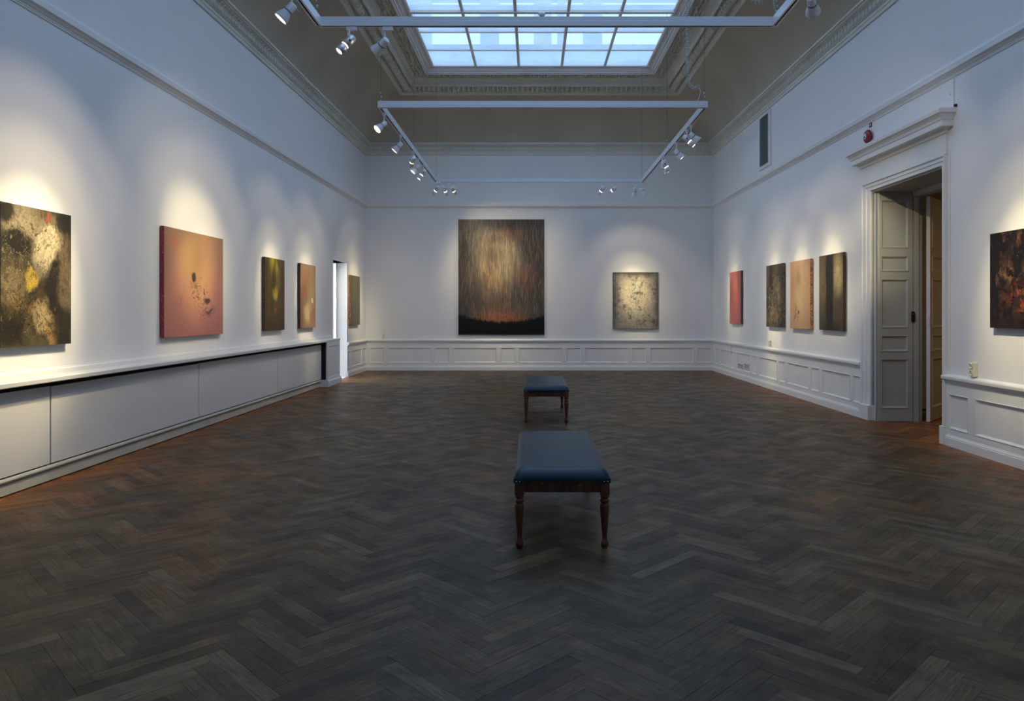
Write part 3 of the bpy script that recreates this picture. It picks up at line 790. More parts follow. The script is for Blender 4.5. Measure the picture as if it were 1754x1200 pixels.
def wallpic(wall, xf, xn, xe, yt, yb, mat, emat, el, label, width=None, v=.057):
    """xf, xn: px columns of the two face edges; xe: column whose top yt and bottom yb were read"""
    a0 = aW(wall, xf, v); a1 = a0+width if width else aW(wall, xn, v)
    z1, z0 = zW(wall, xe, yt, v), zW(wall, xe, yb, v)
    return painting(wall, a0, a1, z0, z1, mat, emat, el, label)
ER = edge_mat('crimson_edge', (150, 38, 62), (88, 30, 40), (200, 120, 130))
ED = edge_mat('dark_speckled_edge', (70, 38, 32), (30, 24, 20), (150, 70, 50))
EO = edge_mat('orange_speckled_edge', (190, 120, 70), (90, 60, 40), (210, 190, 150))
EG = edge_mat('grey_speckled_edge', (96, 84, 70), (52, 44, 36), (190, 180, 160))
EK = edge_mat('dark_canvas_edge', (52, 50, 46), (40, 38, 36), (70, 66, 60))

pm1 = paint_mat('painting_golden_rock', (92, 82, 58), [
    ('n', 2.2, 2.6, .42, .62, (52, 45, 30), .9), ('b', .25, .90, .45, .22, (168, 152, 122), .9, .8), ('b', .62, .72, .30, .26, (214, 196, 156), .95, .6),
    ('b', .20, .72, .30, .13, (44, 40, 30), 1, .5), ('b', .42, .49, .13, .10, (226, 190, 74), 1, .5), ('b', .18, .40, .28, .22, (140, 122, 88), .9, .7),
    ('b', .78, .40, .20, .28, (40, 36, 26), 1, .35), ('b', .92, .52, .14, .45, (122, 104, 78), .8, .6), ('b', .30, .28, .45, .20, (112, 88, 46), .9, .7, (9, 9, .40, .6)),
    ('b', .60, .20, .22, .16, (176, 154, 112), .9, .6), ('b', .70, .06, .10, .20, (150, 116, 70), .9, .5), ('b', .12, .14, .3, .2, (34, 30, 20), .9, .6),
    ('b', .85, .12, .2, .25, (40, 38, 28), .9, .5), ('n', 14, 9, .55, .68, (34, 29, 20), .8), ('n', 22, 30, .60, .70, (196, 178, 130), .4), ('b', .64, .93, .07, .04, (170, 70, 44), .8, .8),
    ('line', .6, .7, .4, .35, (96, 84, 60), .8, 9, .02), ('line', .15, .55, .35, .3, (196, 182, 142), .6, 10, .014), ('line', .35, .2, .5, .3, (24, 20, 14), .9, 8, .02), ('n', 30, 24, .5, .64, (60, 50, 32), .55), ('b', .08, .97, .2, .1, (30, 28, 22), .9, .5), ('b', .95, .95, .25, .12, (36, 34, 26), .9, .5)], 1, .16, 3.4, .42, fine=.55, fscale=(38, 55))
pm2 = paint_mat('painting_pink_haze', (178, 122, 108), [
    ('y', .35, 1.0, (142, 112, 88), .9), ('b', .52, .60, .42, .60, (216, 162, 110), .85, 1), ('b', .40, .75, .3, .35, (176, 142, 88), .55, 1), ('b', .15, .88, .13, .1, (176, 84, 68), .45, 1),
    ('y', .40, .0, (176, 112, 106), .8), ('b', .46, .56, .05, .06, (60, 46, 40), .95, .5), ('b', .47, .50, .09, .10, (92, 66, 56), .85, .9, (24, 24, .5, .62)), ('b', .62, .42, .16, .12, (74, 54, 50), .9, .9, (18, 18, .50, .62)),
    ('b', .70, .34, .07, .05, (48, 40, 44), .9, .6), ('b', .74, .24, .12, .07, (52, 44, 48), .9, .7, (14, 14, .42, .58)), ('b', .28, .33, .12, .08, (92, 60, 58), .8, .8, (20, 20, .5, .64)), ('b', .85, .22, .3, .25, (168, 120, 128), .8, 1, (26, 26, .48, .62)),
    ('b', .62, .15, .14, .06, (96, 64, 66), .7, 1, (26, 22, .5, .62)), ('line', .55, .44, .22, .16, (84, 58, 50), .85, 9, .022), ('line', .68, .28, .26, .16, (88, 60, 56), .8, 12, .024), ('line', .30, .32, .18, .12, (110, 74, 66), .7, 12, .010)], 2, .05, 5, .45, fine=.12)
pm3 = paint_mat('painting_olive_dark', (84, 70, 34), [
    ('b', .45, 1.0, .30, .40, (176, 160, 44), .95, .7), ('b', .5, .52, .17, .14, (190, 170, 60), .9, .6), ('b', .5, .70, .5, .28, (110, 98, 40), .6, 1), ('n', 6, 2.5, .45, .62, (58, 44, 24), .85),
    ('b', .5, .28, .10, .08, (150, 82, 34), .6, .7), ('b', .85, .4, .25, .7, (78, 52, 34), .7, .9), ('y', .35, .0, (60, 42, 26), .8)], 3, .10, 3, .45, fine=.35, fscale=(30, 18))
pm4 = paint_mat('painting_peach_bloom', (154, 124, 96), [
    ('b', .35, .70, .35, .35, (176, 116, 84), .9, .9), ('b', .6, .5, .4, .4, (170, 148, 104), .8, .9), ('b', .30, .55, .12, .10, (192, 96, 70), .8, .7), ('b', .74, .43, .10, .05, (236, 226, 206), 1, .5),
    ('b', .45, .24, .35, .22, (206, 182, 134), .9, .8), ('b', .8, .22, .3, .18, (160, 96, 84), .8, .8), ('b', .1, .3, .2, .5, (120, 84, 74), .7, .9), ('n', 8, 3, .52, .66, (112, 90, 66), .6)], 4, .14, 3, .45, fine=.2)
pm5 = paint_mat('painting_grey_olive', (104, 98, 80), [('n', 3, 3, .45, .6, (94, 88, 70), .8), ('y', .6, 0, (92, 88, 74), .6)], 5, .05, 3, .5, fine=.15)
pmB = paint_mat('painting_glowing_rain', (76, 70, 68), [
    ('b', .42, .60, .40, .42, (150, 130, 108), .8, 1), ('b', .52, .80, .34, .16, (150, 122, 92), .6, 1), ('b', .88, .55, .22, .5, (58, 54, 54), .8, 1), ('b', .42, .82, .14, .07, (70, 62, 58), .7, 1), ('b', .58, .66, .22, .30, (184, 168, 136), .7, .9), ('b', .62, .88, .24, .09, (156, 112, 84), .7, .9), ('b', .36, .5, .2, .3, (168, 134, 92), .7, 1),
    ('b', .78, .50, .2, .18, (126, 84, 78), .8, 1), ('b', .40, .34, .10, .10, (96, 88, 84), .7, 1), ('b', .54, .38, .06, .07, (150, 104, 76), .6, 1), ('b', .86, .82, .2, .25, (58, 54, 52), .85, .8),
    ('b', .05, .8, .2, .4, (60, 52, 46), .85, .8), ('b', .50, .14, .42, .16, (160, 98, 70), .8, .9), ('b', .5, .22, .5, .12, (122, 98, 80), .5, 1), ('n', 70, 5, .36, .66, (62, 58, 58), .6), ('n', 130, 10, .46, .68, (160, 142, 122), .5), ('n', 160, 9, .46, .66, (46, 43, 44), .5), ('n', 9, 2.0, .46, .66, (56, 52, 54), .5),
    ('n', 3, 1.2, .52, .68, (62, 56, 54), .6), ('b', .52, .13, .40, .09, (168, 98, 70), .75, .8, (60, 60, .42, .6)), ('ridge', .02, .17, 22, (9, 8, 7), .24)], 6, .035, 4, .4, fine=.45, fscale=(110, 16))
pmC = paint_mat('painting_pale_grey_relief', (150, 142, 134), [
    ('b', .48, .60, .46, .52, (236, 222, 188), 1, .9), ('b', .45, .72, .10, .07, (250, 240, 206), 1, .7), ('n', 9, 9, .54, .66, (92, 86, 82), .8), ('n', 18, 18, .54, .66, (84, 78, 76), .55), ('b', .5, .47, .18, .06, (62, 56, 52), .8, .9, (18, 18, .46, .58)),
    ('b', .9, .75, .14, .22, (78, 62, 66), .8, .9, (16, 16, .46, .6)), ('b', .08, .45, .16, .55, (84, 78, 76), .8, .9, (12, 12, .42, .6)), ('b', .6, .14, .20, .10, (66, 58, 60), .85, .8, (18, 18, .42, .58)), ('b', .9, .12, .16, .12, (60, 56, 60), .85, .8, (16, 16, .4, .58)),
    ('line', .5, .5, .6, .6, (70, 64, 60), .75, 11, .014), ('b', .42, .72, .08, .12, (72, 66, 60), .6, 1, (22, 22, .5, .6)), ('y', .93, 1.02, (84, 84, 74), .85), ('b', .0, .5, .14, .9, (70, 72, 68), .9, 1), ('b', 1.0, .5, .14, .9, (70, 72, 68), .9, 1), ('b', .5, 1.0, .9, .14, (70, 72, 64), .8, 1)], 7, .09, 6, .5, fine=.35, fscale=(50, 50))
pmD = paint_mat('painting_rose_glow', (186, 104, 100), [
    ('b', .55, .70, .35, .35, (196, 124, 84), .85, 1), ('b', .70, .45, .22, .3, (222, 96, 110), .8, 1), ('b', .55, .5, .15, .3, (190, 112, 84), .7, 1), ('b', .6, .1, .35, .2, (196, 102, 106), .5, 1)], 8, .08, 3, .45, fine=.12)
pmE = paint_mat('painting_dark_thicket', (76, 68, 54), [
    ('n', 4, 3, .42, .6, (34, 30, 24), .95), ('b', .7, .65, .25, .2, (128, 112, 84), .8, .9, (7, 7, .4, .6)), ('b', .5, .25, .35, .12, (170, 150, 116), .7, .9, (10, 12, .5, .62)), ('b', .3, .45, .2, .2, (92, 84, 66), .7, 1),
    ('b', .65, .18, .2, .12, (140, 84, 56), .7, .9), ('b', .75, .35, .2, .25, (120, 100, 76), .8, 1, (9, 7, .44, .6)), ('line', .5, .4, .6, .6, (190, 168, 132), .8, 7, .03), ('n', 18, 12, .58, .7, (176, 156, 122), .5), ('b', .3, .8, .15, .25, (22, 20, 18), .9, .7)], 9, .14, 4, .45, fine=.4, fscale=(36, 36))
pmF = paint_mat('painting_sand_figure', (190, 152, 118), [
    ('b', .5, .5, .35, .6, (214, 184, 136), .8, 1), ('b', .12, .7, .2, .6, (180, 126, 104), .7, 1), ('b', .42, .80, .18, .22, (176, 128, 88), .6, 1), ('b', .44, .23, .06, .035, (54, 38, 30), 1, .5),
    ('b', .30, .16, .18, .10, (140, 84, 62), .85, .8, (12, 12, .42, .58)), ('b', .28, .30, .05, .12, (128, 84, 60), .6, .9), ('line', .36, .2, .2, .16, (96, 60, 44), .85, 10, .014), ('line', .6, .6, .5, .5, (228, 204, 164), .5, 5, .02), ('n', 7, 2.5, .55, .7, (170, 128, 96), .5)], 10, .10, 4, .45, fine=.14)
pmG = paint_mat('painting_dark_column', (78, 68, 48), [
    ('b', .82, .72, .34, .36, (176, 160, 116), .95, .8), ('b', .12, .6, .3, .5, (112, 98, 68), .9, 1), ('line', .8, .6, .3, .4, (60, 50, 38), .6, 6, .03), ('n', 4, 3, .5, .66, (50, 42, 32), .7), ('b', .45, .5, .20, .75, (22, 19, 15), 1, .42), ('b', .46, .85, .24, .3, (26, 22, 17), .9, .6),
    ('b', .82, .15, .2, .14, (86, 46, 34), .7, 1), ('b', .5, .0, .6, .2, (30, 24, 18), .9, .8), ('b', .80, .80, .10, .05, (196, 178, 140), .5, 1)], 11, .08, 3.5, .45, fine=.25, fscale=(20, 30))
pmH = paint_mat('painting_ember_forest', (58, 40, 32), [
    ('b', .35, .9, .3, .16, (120, 66, 52), .8, .9, (9, 9, .4, .6)), ('n', 5, 4, .42, .52, (16, 12, 12), .97), ('b', .6, .3, .5, .22, (176, 88, 50), .85, .9, (9, 12, .48, .62)), ('b', .3, .55, .3, .18, (142, 104, 74), .75, .9, (10, 10, .45, .62)),
    ('n', 20, 16, .58, .7, (150, 112, 78), .6), ('n', 9, 1.6, .50, .60, (15, 11, 11), .95), ('n', 24, 20, .52, .64, (20, 14, 13), .8), ('y', .14, .0, (40, 24, 18), .9)], 12, .07, 6, .45, fine=.4, fscale=(40, 40))

wallpic('left', 122, 1, 122, 369, 588, pm1, EK, 'dark canvas edge', 'large dark golden and grey rocky abstract painting at the left end of the left wall')
wallpic('left', 382, 281, 382, 409.5, 571.3, pm2, ER, 'crimson-painted canvas edge', 'pink and orange hazy landscape-format painting with a crimson edge above the cabinet')
wallpic('left', 487.5, 454, 487.5, 446, 564.5, pm3, ED, 'reddish speckled edge', 'narrow-looking dark olive and yellow abstract painting above the cabinet')
wallpic('left', 540.7, 514.5, 540.7, 455.5, 560.5, pm4, ED, 'dark speckled edge', 'peach and sand abstract painting between the olive painting and the bright doorway')
wallpic('left', 616.5, 600.6, 616.5, 473.7, 555.8, pm5, EO, 'orange speckled edge', 'plain grey-olive painting beside the bright doorway near the back left corner')
k_ = (YB-.057)/F
painting('back', aW('back', 785, .057), aW('back', 932.5, .057), zW('back', 785, 573, .057), zW('back', 785, 375.5, .057), pmB, EK, 'dark canvas edge', 'largest painting, glowing rain over a black tree line, centre of back wall')
painting('back', aW('back', 1050, .057), aW('back', 1128, .057), zW('back', 1050, 563, .057), zW('back', 1050, 466, .057), pmC, EK, 'dark canvas edge', 'pale cream and grey textured painting on the back wall, right of the large one')
wallpic('right', 1249.9, 1268.8, 1249.9, 466.7, 554, pmD, EG, 'grey speckled edge', 'rose pink painting on the right wall nearest the back corner')
wallpic('right', 1312.5, 1340.7, 1312.5, 455.5, 559, pmE, EG, 'grey speckled edge', 'dark brown-black thicket painting on the right wall, second from back corner')
wallpic('right', 1353.3, 1387.7, 1353.3, 449, 562, pmF, EO, 'orange speckled edge', 'sandy beige painting with a tiny dark figure, between two dark paintings')
wallpic('right', 1403, 1444, 1403, 439, 564.5, pmG, ED, 'dark red speckled edge', 'dark olive painting with a black vertical column, left of the big doorway')
wallpic('right', 1695.5, 0, 1695.5, 400.7, 561, pmH, EK, 'dark canvas edge', 'black and ember-orange forest painting to the right of the big doorway', width=.92)

# ------------------------------------------------------------------ lighting tracks
TX0, TX1, TZ = -2.2, 2.48, 4.47
def track(y0, y1, label, wires, near_over=True):
    r = empty('lighting_track', T((TX0+TX1)/2, (y0+y1)/2, TZ)); tag(r, label, 'lighting track', 'white lighting tracks hung below the glazed ceiling')
    hx, hy = (TX1-TX0)/2, (y1-y0)/2
    # cross-section (p across, z): upper body, lower lip, slot below
    sec = [(-.022, .05), (.022, .05), (.022, .006), (.028, .002), (.028, -.045), (.010, -.045), (.010, -.018), (-.010, -.018), (-.010, -.045), (-.028, -.045), (-.028, .002), (-.022, .006)]
    def bar(p, q, ext=0):
        p, q = Vector(p), Vector(q); d = (q-p).normalized(); n = Vector((-d.y, d.x, 0)); b = MB()
        p = p-d*ext; q = q+d*ext
        b.loft([[c_+n*u+Vector((0, 0, z)) for u, z in sec] for c_ in (p, q)], True, False, True)
        b.build('track_bar', 'track', r)
        b = MB(); mt = Matrix.Translation(p)
        b.loft([[c_+n*u+Vector((0, 0, z)) for u, z in ((-.0095, -.019), (.0095, -.019), (.0095, -.040), (.006, -.044), (-.006, -.044), (-.0095, -.040))] for c_ in (p+d*.02, q-d*.02)], True, False, True)
        b.build('track_slot', 'dark', r)
    bar((-hx, -hy, 0), (hx, -hy, 0), .03); bar((-hx, hy, 0), (hx, hy, 0), 0)
    bar((-hx, -hy, 0), (-hx, hy, 0), 0); bar((hx, -hy, 0), (hx, hy, 0), 0)
    for (x, y, zt) in wires:
        b = MB(); lx, ly = x-(TX0+TX1)/2, y-(y0+y1)/2
        b.tube([(lx, ly, .05), (lx, ly, zt-TZ)], .0022, 5); b.build('suspension_wire', 'wire', r)
        b = MB()
        for q in range(3): b.lathe([(.0, 0), (.006, .005), (.006, .035), (0, .04)], 6, T(lx+(.004 if q % 2 else -.004), ly, .055+q*.055))
        b.build('turnbuckle', 'chain', r)
    b = MB(); b.box(-hx+.02, -hx+.11, -hy-.0295, -hy-.0275, -.04, -.003); b.build('joint_plate', 'lampw', r)
    return r
def ceil_z(t):
    for p, q in (((.165, 5.755), (1.09, 6.68)), ((1.09, 6.68), (1.54, 6.94)), ((1.54, 6.94), (1.9, 6.98)), ((1.9, 6.98), (2.2, 7.05))):
        if t <= q[0]: return p[1]+(q[1]-p[1])*(t-p[0])/(q[0]-p[0])
    return 7.05
zc = 7.04
track(10.5, 16.55, 'far rectangular white lighting track hanging near the back wall',
      [(TX0, 10.56, zc), (TX1, 10.56, zc), (TX0, 13.5, zc), (TX1, 13.5, zc), (TX0+.02, 16.5, zc), (TX1-.02, 16.5, zc)])
track(1.6, 7.5, 'near rectangular white lighting track, cut off by the top of the picture',
      [(TX0, 7.42, zc), (TX1, 7.42, zc), (TX0, 4.5, zc), (TX1, 4.5, zc), (TX0, 1.7, zc), (TX1, 1.7, zc)])

WARM = (1.0, .82, .47)
def spot(kind, x, y, target, power, label, cone=38, lit=True, wide=.13, hang=.155, grp='white spotlights on the tracks', adapter_dir='x', blend=1.0, show=True, wcone=82):
    r = empty('spotlight', T(x, y, TZ-.045)); tag(r, label, 'spotlight', grp)
    b = MB()
    if adapter_dir == 'x': b.bbox(-.02, .085, -.017, .017, -.042, .0, .003)
    else: b.bbox(-.017, .017, -.05, .05, -.042, .0, .003)
    b.build('adapter', 'lampw', r)
    piv = Vector((0, 0, -hang))
    d = (Vector(target)-Vector((x, y, TZ-.045-hang))).normalized()
    R = d.to_track_quat('Z', 'Y').to_matrix().to_4x4()      # local +z = beam
    tf = T(*piv) @ R @ Matrix.Scale(1.15, 4)
    b = MB(); b.tube([(0, 0, -.04), (0, 0, -hang+.0)], .007, 8); b.lathe([(.0, -.012), (.013, -.012), (.013, .012), (0, .012)], 10, T(*piv) @ Matrix.Rotation(PI/2, 4, 'X'))
    b.build('stem', 'lampw', r)
    if kind == 'cone':
        b = MB(); b.lathe([(0, -.03), (.028, -.028), (.034, -.02), (.034, .045), (.036, .05), (.0365, .056), (.040, .065), (.052, .10), (.058, .125), (.058, .132), (.054, .131), (.050, .122), (.0, .121)], 24, tf)
        sh = b.build('lamp_shade', 'lampw', r)
        b = MB(); b.lathe([(.0345, .040), (.0375, .042), (.0375, .047), (.0345, .049)], 24, tf); b.build('shade_ring', 'wire', sh)
        b = MB(); b.lathe([(.0, .1215), (.050, .1225), (.046, .127), (.025, .131), (0, .132)], 24, tf); b.build('lens', 'glow' if lit else 'lens', sh)
        side = R.to_3x3() @ Vector((1, 0, 0)); bk = R.to_3x3() @ Vector((0, 0, -1))
        sd = Vector((0, 0, 1)).cross(d).normalized()
        b = MB(); p0 = piv+bk*.01; b.tube([p0, p0-d*.0+(-d.cross(sd))*.0+Vector((-d.x, -d.y, 0)).normalized()*.07+Vector((0, 0, -.045))], [.004, .003], 6); b.build('aiming_lever', 'lampw', r)
    else:
        b = MB(); b.lathe([(0, -.065), (.030, -.063), (.038, -.055), (.0385, .045), (.034, .047), (.034, .060), (.0385, .062), (.0385, .135), (.034, .135), (.032, .125), (0, .124)], 24, tf)
        sh = b.build('lamp_body', 'steel' if kind == 'steel' else 'lampw', r)
        b = MB(); b.lathe([(.0335, .048), (.0350, .049), (.0350, .058), (.0335, .059)], 24, tf); b.build('light_slit', 'glowslit' if lit else 'lens', sh)
        b = MB(); b.lathe([(0, .1245), (.032, .1255), (.028, .130), (0, .134)], 24, tf); b.build('lens', 'glow' if lit else 'lens', sh)
        side = Vector((0, 0, 1)).cross(d).normalized()
        b = MB()
        for q in (-1, 1):
            p = piv+side*.044*q; b.tube([Vector((0, 0, -.045))+side*.03*q, p+Vector((0, 0, .03)), p, p-Vector((0, 0, .012))], .006, 6)
        b.tube([Vector((0, 0, -.045))-side*.03, Vector((0, 0, -.045))+side*.03], .006, 6)
        b.build('yoke', 'lampw', r)
        b = MB(); b.lathe([(0, -.05), (.012, -.05), (.012, .05), (0, .05)], 10, T(*piv) @ side.to_track_quat('Z', 'Y').to_matrix().to_4x4()); b.build('pivot_knob', 'black', r)
        b = MB(); pts = []
        for i in range(9):
            q = i/8; pts.append(Vector((.03*math.sin(q*PI), 0, -.045-.06*q+.015*math.sin(q*PI)))-d*.07*q+side*.025*math.sin(q*PI))
        b.tube(pts, .0035, 6); b.build('power_lead', 'lampw', r)
    if lit and power:
        for nm, en, an in (('beam', power*5.2, cone*.66), ('halo', power*1.5, cone*1.12), ('spill', power*wide*2.6, wcone)):
            l = bpy.data.lights.new(nm, 'SPOT'); l.energy = en*SPOT_GAIN; l.color = WARM if nm != 'spill' else (1.0, .82, .62); l.spot_size = math.radians(an); l.spot_blend = .6 if nm == 'spill' else 1.0
            l.shadow_soft_size = .035
            o = bpy.data.objects.new(nm, l); C.objects.link(o); o.parent = r
            o.matrix_basis = T(*(piv+d*.15)) @ (-d).to_track_quat('Z', 'Y').to_matrix().to_4x4()
    return r
GL = 'spotlights on the left side of the tracks'; GR = 'spotlights on the right side of the tracks'; GF = 'spotlights under the far bars of the tracks'
def LW(Y, z): return (xl(Y)+.05, Y, z)
def RW(Y, z): return (xr(Y)-.05, Y, z)
# near track
spot('cone', TX0, 6.65, LW(6.25, 1.75), 300, 'lit white cone spotlight on the near track left bar, top left of the picture', 50, grp=GL, adapter_dir='y')
spot('steel', (597-CX)/F*7.5, 7.5, LW(6.1, 1.0), 130, 'steel cylinder spotlight with a glowing slit, left end of near track far bar', 30, grp=GF)
spot('cone', (659-CX)/F*7.5, 7.5, LW(9.35, 2.3), 190, 'white cone spotlight aimed away from camera, right of the steel cylinder one', 46, grp=GF)
spot('cone', TX1, 6.5, RW(10.6, 2.2), 200, 'white cone spotlight aimed away, lower of two at the top right', 36, grp=GR, adapter_dir='y')
spot('tube', TX1, 6.15, RW(6.85, 1.8), 230, 'white cylinder spotlight with a bright slit, cut off at the top right', 46, grp=GR, adapter_dir='y')
# far track, left bar
spot('cone', TX0, 10.78, LW(9.25, 1.95), 150, 'brightest cone spotlight, at the near end of far track left bar', 36, grp=GL, adapter_dir='y')
spot('cone', TX0, 12.1, LW(11.95, 1.95), 150, 'white cone spotlight on far track left bar above the olive painting', 40, grp=GL, adapter_dir='y')
spot('tube', TX0, 13.35, LW(17.35, 1.6), 150, 'white spotlight facing away, third along far track left bar', 30, grp=GL, adapter_dir='y')
spot('cone', TX0, 13.95, LW(13.75, 1.95), 150, 'yellow-lit cone spotlight, fourth along far track left bar', 40, grp=GL, adapter_dir='y')
spot('tube', TX0, 14.6, LW(13.85, 1.0), 90, 'slitted cylinder spotlight, last along far track left bar', 24, grp=GL, adapter_dir='y')
# far track, far bar
spot('tube', TX0+.03, 16.5, LW(17.5, 1.9), 120, 'slitted cylinder spotlight hanging under the far left corner of far track', 44, grp=GF)
spot('tube', (761-CX)/F*16.55, 16.55, (-1.0, YB, 1.9), 75, 'narrow cylinder spotlight, second from left under far bar of far track', 60, grp=GF)
spot('tube', (775-CX)/F*16.55, 16.55, (-.95, YB, 2.9), 75, 'slitted cylinder spotlight, third from left under far bar of far track', 62, grp=GF)
spot('tube', (1032-CX)/F*16.55, 16.55, (-.7, YB, 1.4), 60, 'lit cylinder spotlight tilted left, right half of far bar of far track', 50, grp=GF)
spot('tube', (1052-CX)/F*16.55, 16.55, (-.7, YB, 2.9), 65, 'unlit-looking cylinder spotlight tilted left, just right of the lit tilted one', 50, grp=GF)
spot('cone', (1087-CX)/F*16.55, 16.55, (2.6, YB, 1.9), 190, 'cone spotlight pointing straight down and away above the pale painting', 40, grp=GF)
spot('cone', TX1-.03, 16.5, RW(16.7, 1.9), 110, 'cone spotlight tilted right at the far right corner of far track', 40, grp=GF)
# far track, right bar
spot('tube', TX1, 13.75, RW(14.0, 1.0), 130, 'slitted cylinder spotlight, farthest pair member on far track right bar', 24, grp=GR, adapter_dir='y')
spot('cone', TX1, 13.95, RW(13.95, 1.95), 120, 'cone spotlight beside the farthest slitted one, far track right bar', 38, grp=GR, adapter_dir='y')
spot('cone', TX1, 12.65, RW(12.6, 2.0), 110, 'lone cone spotlight in the middle of far track right bar', 38, grp=GR, adapter_dir='y')
spot('tube', TX1, 11.75, RW(11.3, 2.05), 130, 'slitted cylinder spotlight near the camera end of far track right bar', 38, grp=GR, adapter_dir='y')
spot('cone', TX1, 11.45, RW(11.3, 2.3), 0, 'unlit white cone spotlight nearest the camera on far track right bar', 38, lit=False, grp=GR, adapter_dir='y')

# ---- coiled supply cables
def coil_cable(name, path, label, r0=.022, pitch=.03, tail=None):
    pts = [Vector(p) for p in path]; fine = []
    def cat(p0, p1, p2, p3, t): return .5*((2*p1)+(-p0+p2)*t+(2*p0-5*p1+4*p2-p3)*t*t+(-p0+3*p1-3*p2+p3)*t**3)
    ext = [pts[0]*2-pts[1]]+pts+[pts[-1]*2-pts[-2]]
    for i in range(1, len(ext)-2):
        for k in range(24): fine.append(cat(ext[i-1], ext[i], ext[i+1], ext[i+2], k/24))
    fine.append(pts[-1])
    L = [0]
    for i in range(1, len(fine)): L.append(L[-1]+(fine[i]-fine[i-1]).length)
    n = int(L[-1]/pitch*9); hp = []; j = 0
    for q in range(n+1):
        s_ = L[-1]*q/n
        while j < len(L)-2 and L[j+1] < s_: j += 1
        f = (s_-L[j])/max(1e-6, L[j+1]-L[j]); c_ = fine[j].lerp(fine[j+1], f); t = (fine[j+1]-fine[j]).normalized()
        a_ = t.cross(Vector((0, 1, 0))).normalized(); b_ = t.cross(a_); an = 2*PI*s_/pitch
        hp.append(c_+a_*r0*math.cos(an)+b_*r0*math.sin(an))
    base = path[-1]; b = MB(); b.tube([p-Vector(base) for p in hp], .0065, 5)
    if tail: b.tube([Vector(p)-Vector(base) for p in tail], .006, 6)
    o = b.build(name, 'coil', mat=T(*base), recalc=False); tag(o, label, 'cable'); return o
X1 = lambda x, Y: (x-CX)/F*Y
Z1_ = lambda y, Y: H-(y-CY)/F*Y
Yc = 10.56
coil_cable('coiled_cable', [(X1(1181, Yc), Yc, 6.93), (X1(1180, Yc), Yc, 6.3), (X1(1178, Yc), Yc, Z1_(40, Yc)), (X1(1177, Yc), Yc, Z1_(100, Yc)), (X1(1179, Yc), Yc, Z1_(138, Yc)), (X1(1189, Yc), Yc, Z1_(151, Yc)), (X1(1198, Yc), Yc, Z1_(148, Yc))],
           'grey coiled cable dropping from the ceiling to the right corner of far track', tail=[(X1(1198, Yc), Yc, Z1_(148, Yc)), (X1(1200, Yc), Yc, Z1_(158, Yc)), (X1(1197, Yc), Yc, Z1_(168, Yc)), (X1(1194, Yc), Yc, 4.53)])
Yd = 7.44
coil_cable('coiled_cable', [(X1(1284, Yd), Yd, 6.6), (X1(1284, Yd), Yd, 5.4), (X1(1284, Yd), Yd, Z1_(-30, Yd)), (X1(1290, Yd), Yd, Z1_(-2, Yd)), (X1(1301, Yd), Yd, Z1_(3, Yd)), (X1(1313, Yd), Yd, Z1_(-8, Yd)), (X1(1322, Yd), Yd, Z1_(-40, Yd))],
           'loop of grey coiled cable at the picture top above near track right corner', tail=[(X1(1322, Yd), Yd, Z1_(-40, Yd)), (X1(1324, Yd), Yd, Z1_(-5, Yd)), (X1(1328, Yd), Yd, Z1_(24, Yd))])

# ------------------------------------------------------------------ small wall fittings
def socket(wall, x, y, label, w_=.06, h_=.12, d=.03, rows=2, v0=0.0, z=None):
    a_ = aW(wall, x, v0); zz = zW(wall, x, y, v0) if z is None else z
    r = empty('wall_socket', wmat(wall, a_, v0, zz-h_/2)); tag(r, label, 'socket')
    b = MB(); b.bbox(-w_/2, w_/2, 0, d, 0, h_, .004); b.build('socket_box', 'socket', r)
    for i in range(rows):
        cz = h_*(i+.5)/rows; b = MB(); q = min(w_, h_/rows)*.40
        b.lathe([(0, 0), (q, 0), (q, .004), (q*.86, .005), (q*.82, .001), (0, .001)], 16, T(0, d, cz) @ Matrix.Rotation(-PI/2, 4, 'X')); sf = b.build('socket_face', 'socket', r)
        b = MB()
        for sx in (-1, 1): b.lathe([(0, 0), (.005, 0), (.005, .002), (0, .002)], 8, T(sx*.0095, d+.0012, cz) @ Matrix.Rotation(-PI/2, 4, 'X'))
        b.build('pin_hole', 'black', sf)
    return r
socket('back', 657, 577.8, 'cream double socket on the back wall, left end above the chair rail', z=.865)
socket('right', 1321, 592, 'cream double socket in the light pool below the dark thicket painting', d=.05, z=.875)
socket('right', 1671, 637.5, 'cream double socket above the chair rail right of the big doorway', w_=.08, h_=.15, d=.05, z=.885)
# round junction box with a cross-shaped conduit on the panelling
r = empty('junction_box', wmat('right', aW('right', 1254.5), .022, .575)); tag(r, 'small round white junction box on the panelling near the back right corner', 'junction box')
b = MB(); b.lathe([(0, 0), (.035, 0), (.034, .018), (.028, .022), (0, .023)], 16, T(0, 0, .11) @ Matrix.Rotation(-PI/2, 4, 'X')); b.build('round_box', 'lampw', r)
b = MB(); b.box(-.006, .006, 0, .01, -.06, .075); b.box(-.045, .045, 0, .01, .01, .022); b.build('conduit', 'rail', r)
